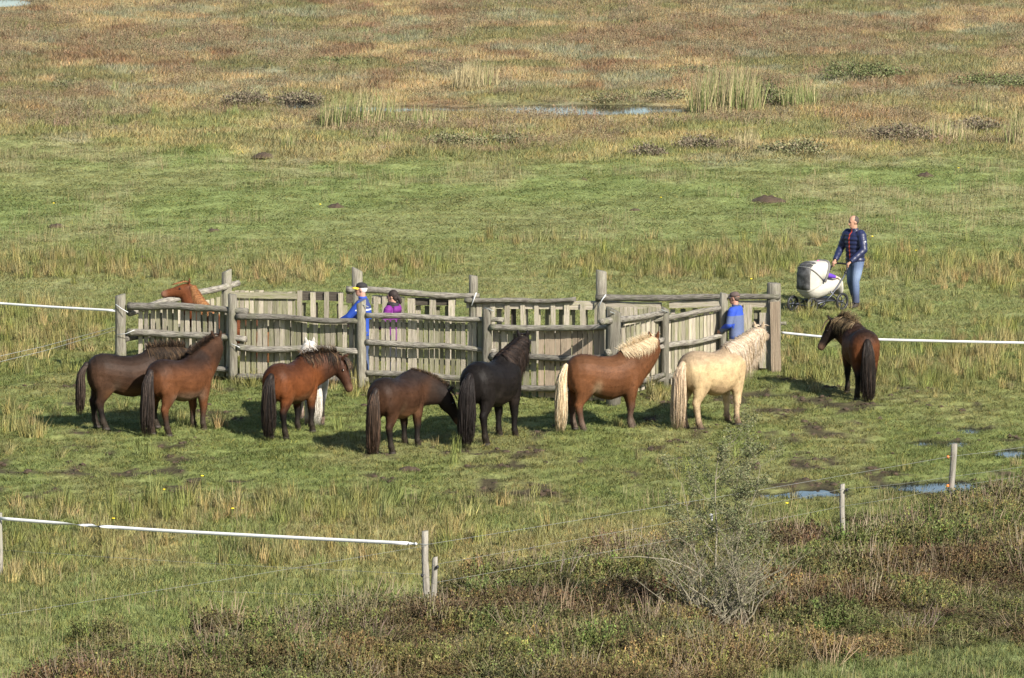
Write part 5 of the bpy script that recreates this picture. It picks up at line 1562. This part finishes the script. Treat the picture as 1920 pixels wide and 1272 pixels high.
# ------------------------------------------------------------------ the pram and the child in it
PR = empty('pram', pram_at, math.radians(PH)); tag(PR, 'cream and grey pram with raised hood pushed over the grass', 'pram')
M['cream'] = simple('pram_fabric', (.36, .345, .305), .85, 14, .08, .2)
M['grey_cloth'] = simple('pram_grey', (.075, .073, .072), .6, 9, .8, .3)
M['trim'] = simple('pram_trim', (.13, .125, .12), .8, 30, .15)
M['alu'] = simple('pram_tube', (.07, .075, .09), .35, 40, .1, metal=.6)
def hp(a, b, k=1.0):
    a, b = math.radians(a), math.radians(b)
    q = lambda v: math.copysign(abs(v) ** .55, v)
    return Vector((.12 + .40 * k * q(math.cos(a)) * q(math.cos(b)), .24 * k * q(math.sin(b)), .60 + .40 * k * q(math.sin(a)) * q(math.cos(b))))
def patch(a0, a1, b0, b1, k, na, nb, name, material, th):
    mb = MB(); vs = [hp(a0 + (a1 - a0) * i / na, b0 + (b1 - b0) * j / nb, k * (1 + .012 * math.cos(i * math.pi * 2 / 3))) for i in range(na + 1) for j in range(nb + 1)]
    mb.add(vs, [(i * (nb + 1) + j, i * (nb + 1) + j + 1, (i + 1) * (nb + 1) + j + 1, (i + 1) * (nb + 1) + j) for i in range(na) for j in range(nb)])
    o = mb.obj(name, material, PR); s_ = o.modifiers.new('thick', 'SOLIDIFY'); s_.thickness = th; s_.offset = -1; return o
hood = patch(-14, 106, -88, 88, 1.0, 18, 16, 'hood', M['cream'], .02)
for (a0, a1, b0, b1) in ((-8, 34, -36, 36), (44, 60, -30, 30), (66, 78, -26, 26)):
    q = patch(a0, a1, b0, b1, 1.022, 6, 8, 'hood_panel', M['grey_cloth'], .008); q.parent = hood
mb = MB(); mb.tube([hp(107, b, 1.0) for b in np.linspace(-90, 90, 19)], .028, 8); q = mb.obj('hood_rim', M['trim'], PR); q.parent = hood
mb = MB(); mb.tube([hp(36, b, 1.02) for b in np.linspace(-88, 88, 19)], .014, 8); q = mb.obj('hood_band', M['trim'], PR); q.parent = hood
mb = MB(); n = 0; rings = []
for (x, w, zt, zb) in ((-.46, .15, .66, .46), (-.42, .19, .68, .38), (-.25, .205, .66, .32), (0, .225, .66, .27), (.22, .235, .66, .24), (.38, .225, .66, .28), (.47, .19, .64, .36), (.51, .13, .62, .46)):
    rings.append(((x, 0, (zt + zb) / 2), (0, w, 0), (0, 0, (zt - zb) / 2)))
mb.loft(rings, 20); remeshed(mb, 'carrycot', M['cream'], .016, 2, PR)
mb = MB(); mb.loft([((-.34, 0, .66), (0, .20, 0), (.16, 0, .06)), ((-.42, 0, .58), (0, .21, 0), (.12, 0, .08)), ((-.47, 0, .40), (0, .20, 0), (.05, 0, .03)), ((-.46, 0, .30), (0, .17, 0), (.03, 0, .02))], 16); mb.obj('foot_cover', M['cream'], PR)
mb = MB()
for sg in (-1, 1):
    mb.tube([(-.62, sg * .20, .875), (-.44, sg * .235, .66), (-.10, sg * .235, .33), (.10, sg * .22, .20)], .014, 8)
    mb.tube([(-.34, sg * .25, .17), (-.05, sg * .235, .40)], .014, 8); mb.tube([(.50, sg * .20, .15), (.0, sg * .22, .22), (-.34, sg * .25, .19)], .016, 8)
mb.tube([(-.34, -.27, .17), (-.34, .27, .17)], .012, 8); mb.tube([(.50, -.23, .15), (.50, .23, .15)], .012, 8)
mb.obj('chassis', M['alu'], PR)
mb = MB(); mb.tube([(-.50, .225, .735), (-.60, .205, .86), (-.64, .17, .885), (-.655, 0, .89), (-.64, -.17, .885), (-.60, -.205, .86), (-.50, -.225, .735)], .018, 8)
for sg in (-1, 1): mb.ball((-.50, sg * .225, .735), .032, 8, 6)
mb.obj('handlebar', M['black_plastic'], PR)
mb = MB(); mb.loft([((-.28, 0, .22), (0, .17, 0), (0, 0, .05)), ((.0, 0, .21), (0, .19, 0), (0, 0, .06)), ((.32, 0, .22), (0, .17, 0), (0, 0, .05))], 12); mb.obj('basket', M['black_plastic'], PR)
for (x, r, yy) in ((.50, .165, .26), (-.34, .18, .29)):
    for sg in (-1, 1):
        mb = MB(); c = Vector((x, sg * yy, r)); n1_, n2_ = 24, 8; vs = []
        for i in range(n1_):
            a = 6.283 * i / n1_
            for j in range(n2_):
                b_ = 6.283 * j / n2_; rr = r - .028 + .028 * math.cos(b_)
                vs.append(c + Vector((rr * math.cos(a), .022 * math.sin(b_), rr * math.sin(a))))
        mb.add(vs, [(i * n2_ + j, i * n2_ + (j + 1) % n2_, ((i + 1) % n1_) * n2_ + (j + 1) % n2_, ((i + 1) % n1_) * n2_ + j) for i in range(n1_) for j in range(n2_)])
        wh = mb.obj('wheel', M['black_plastic'], PR)
        sp = MB()
        for k in range(5):
            a = 6.283 * k / 5; sp.tube([c, c + Vector(((r - .035) * math.cos(a), 0, (r - .035) * math.sin(a)))], [.012, .008], 6)
        sp.tube([c + Vector((0, -.02, 0)), c + Vector((0, .02, 0))], .025, 10)
        sp.obj('spokes', M['alu'], PR).parent = wh
# child: one small body with a purple coat and pink hat
CH = empty('person', pram_at + Vector((0, 0, .42)), math.radians(PH + 180)); tag(CH, 'small child in purple coat and pink hat sitting in the pram', 'person')
mb = MB(); mb.loft([((.0, 0, .12), (0, .10, 0), (.10, 0, 0)), ((-.03, 0, .26), (0, .115, 0), (.09, 0, 0)), ((-.06, 0, .36), (0, .09, 0), (.07, 0, 0))], 14)
mb.ball((-.05, 0, .46), (.085, .075, .09), 14, 10); mb.tube([(.03, 0, .44), (.045, 0, .445)], .012, 8)
for sg in (-1, 1):
    limb(mb, [(-.04, sg * .11, .33), (.10, sg * .185, .28), (.24, sg * .215, .245)], [.042, .034, .022]); hand(mb, (.24, sg * .215, .245), (1, 0, -.1), (0, 0, -1), (0, -sg, 0), .5, .6)
    limb(mb, [(.0, sg * .06, .14), (.22, sg * .07, .13), (.36, sg * .07, .08)], [.055, .045, .03])
remeshed(mb, 'body', M['cloth_skin'], .010, 2, CH, lambda co: np.tile(np.array((.58, .36, .28)), (len(co), 1)))
mb = MB(); mb.loft([((.0, 0, .10), (0, .115, 0), (.115, 0, 0)), ((-.03, 0, .26), (0, .13, 0), (.105, 0, 0)), ((-.06, 0, .375), (0, .08, 0), (.07, 0, 0))], 14)
for sg in (-1, 1): limb(mb, [(-.04, sg * .11, .33), (.10, sg * .185, .285), (.215, sg * .212, .252)], [.056, .048, .036])
remeshed(mb, 'coat', M['cloth'], .012, 2, CH, lambda co: np.tile(np.array((.085, .030, .30)), (len(co), 1)))
mb = MB(); mb.ball((-.062, 0, .485), (.095, .088, .082), 14, 10); mb.ball((-.062, 0, .572), .028, 8, 6); remeshed(mb, 'hat', M['cloth'], .010, 2, CH, lambda co: np.tile(np.array((.62, .09, .26)), (len(co), 1)))
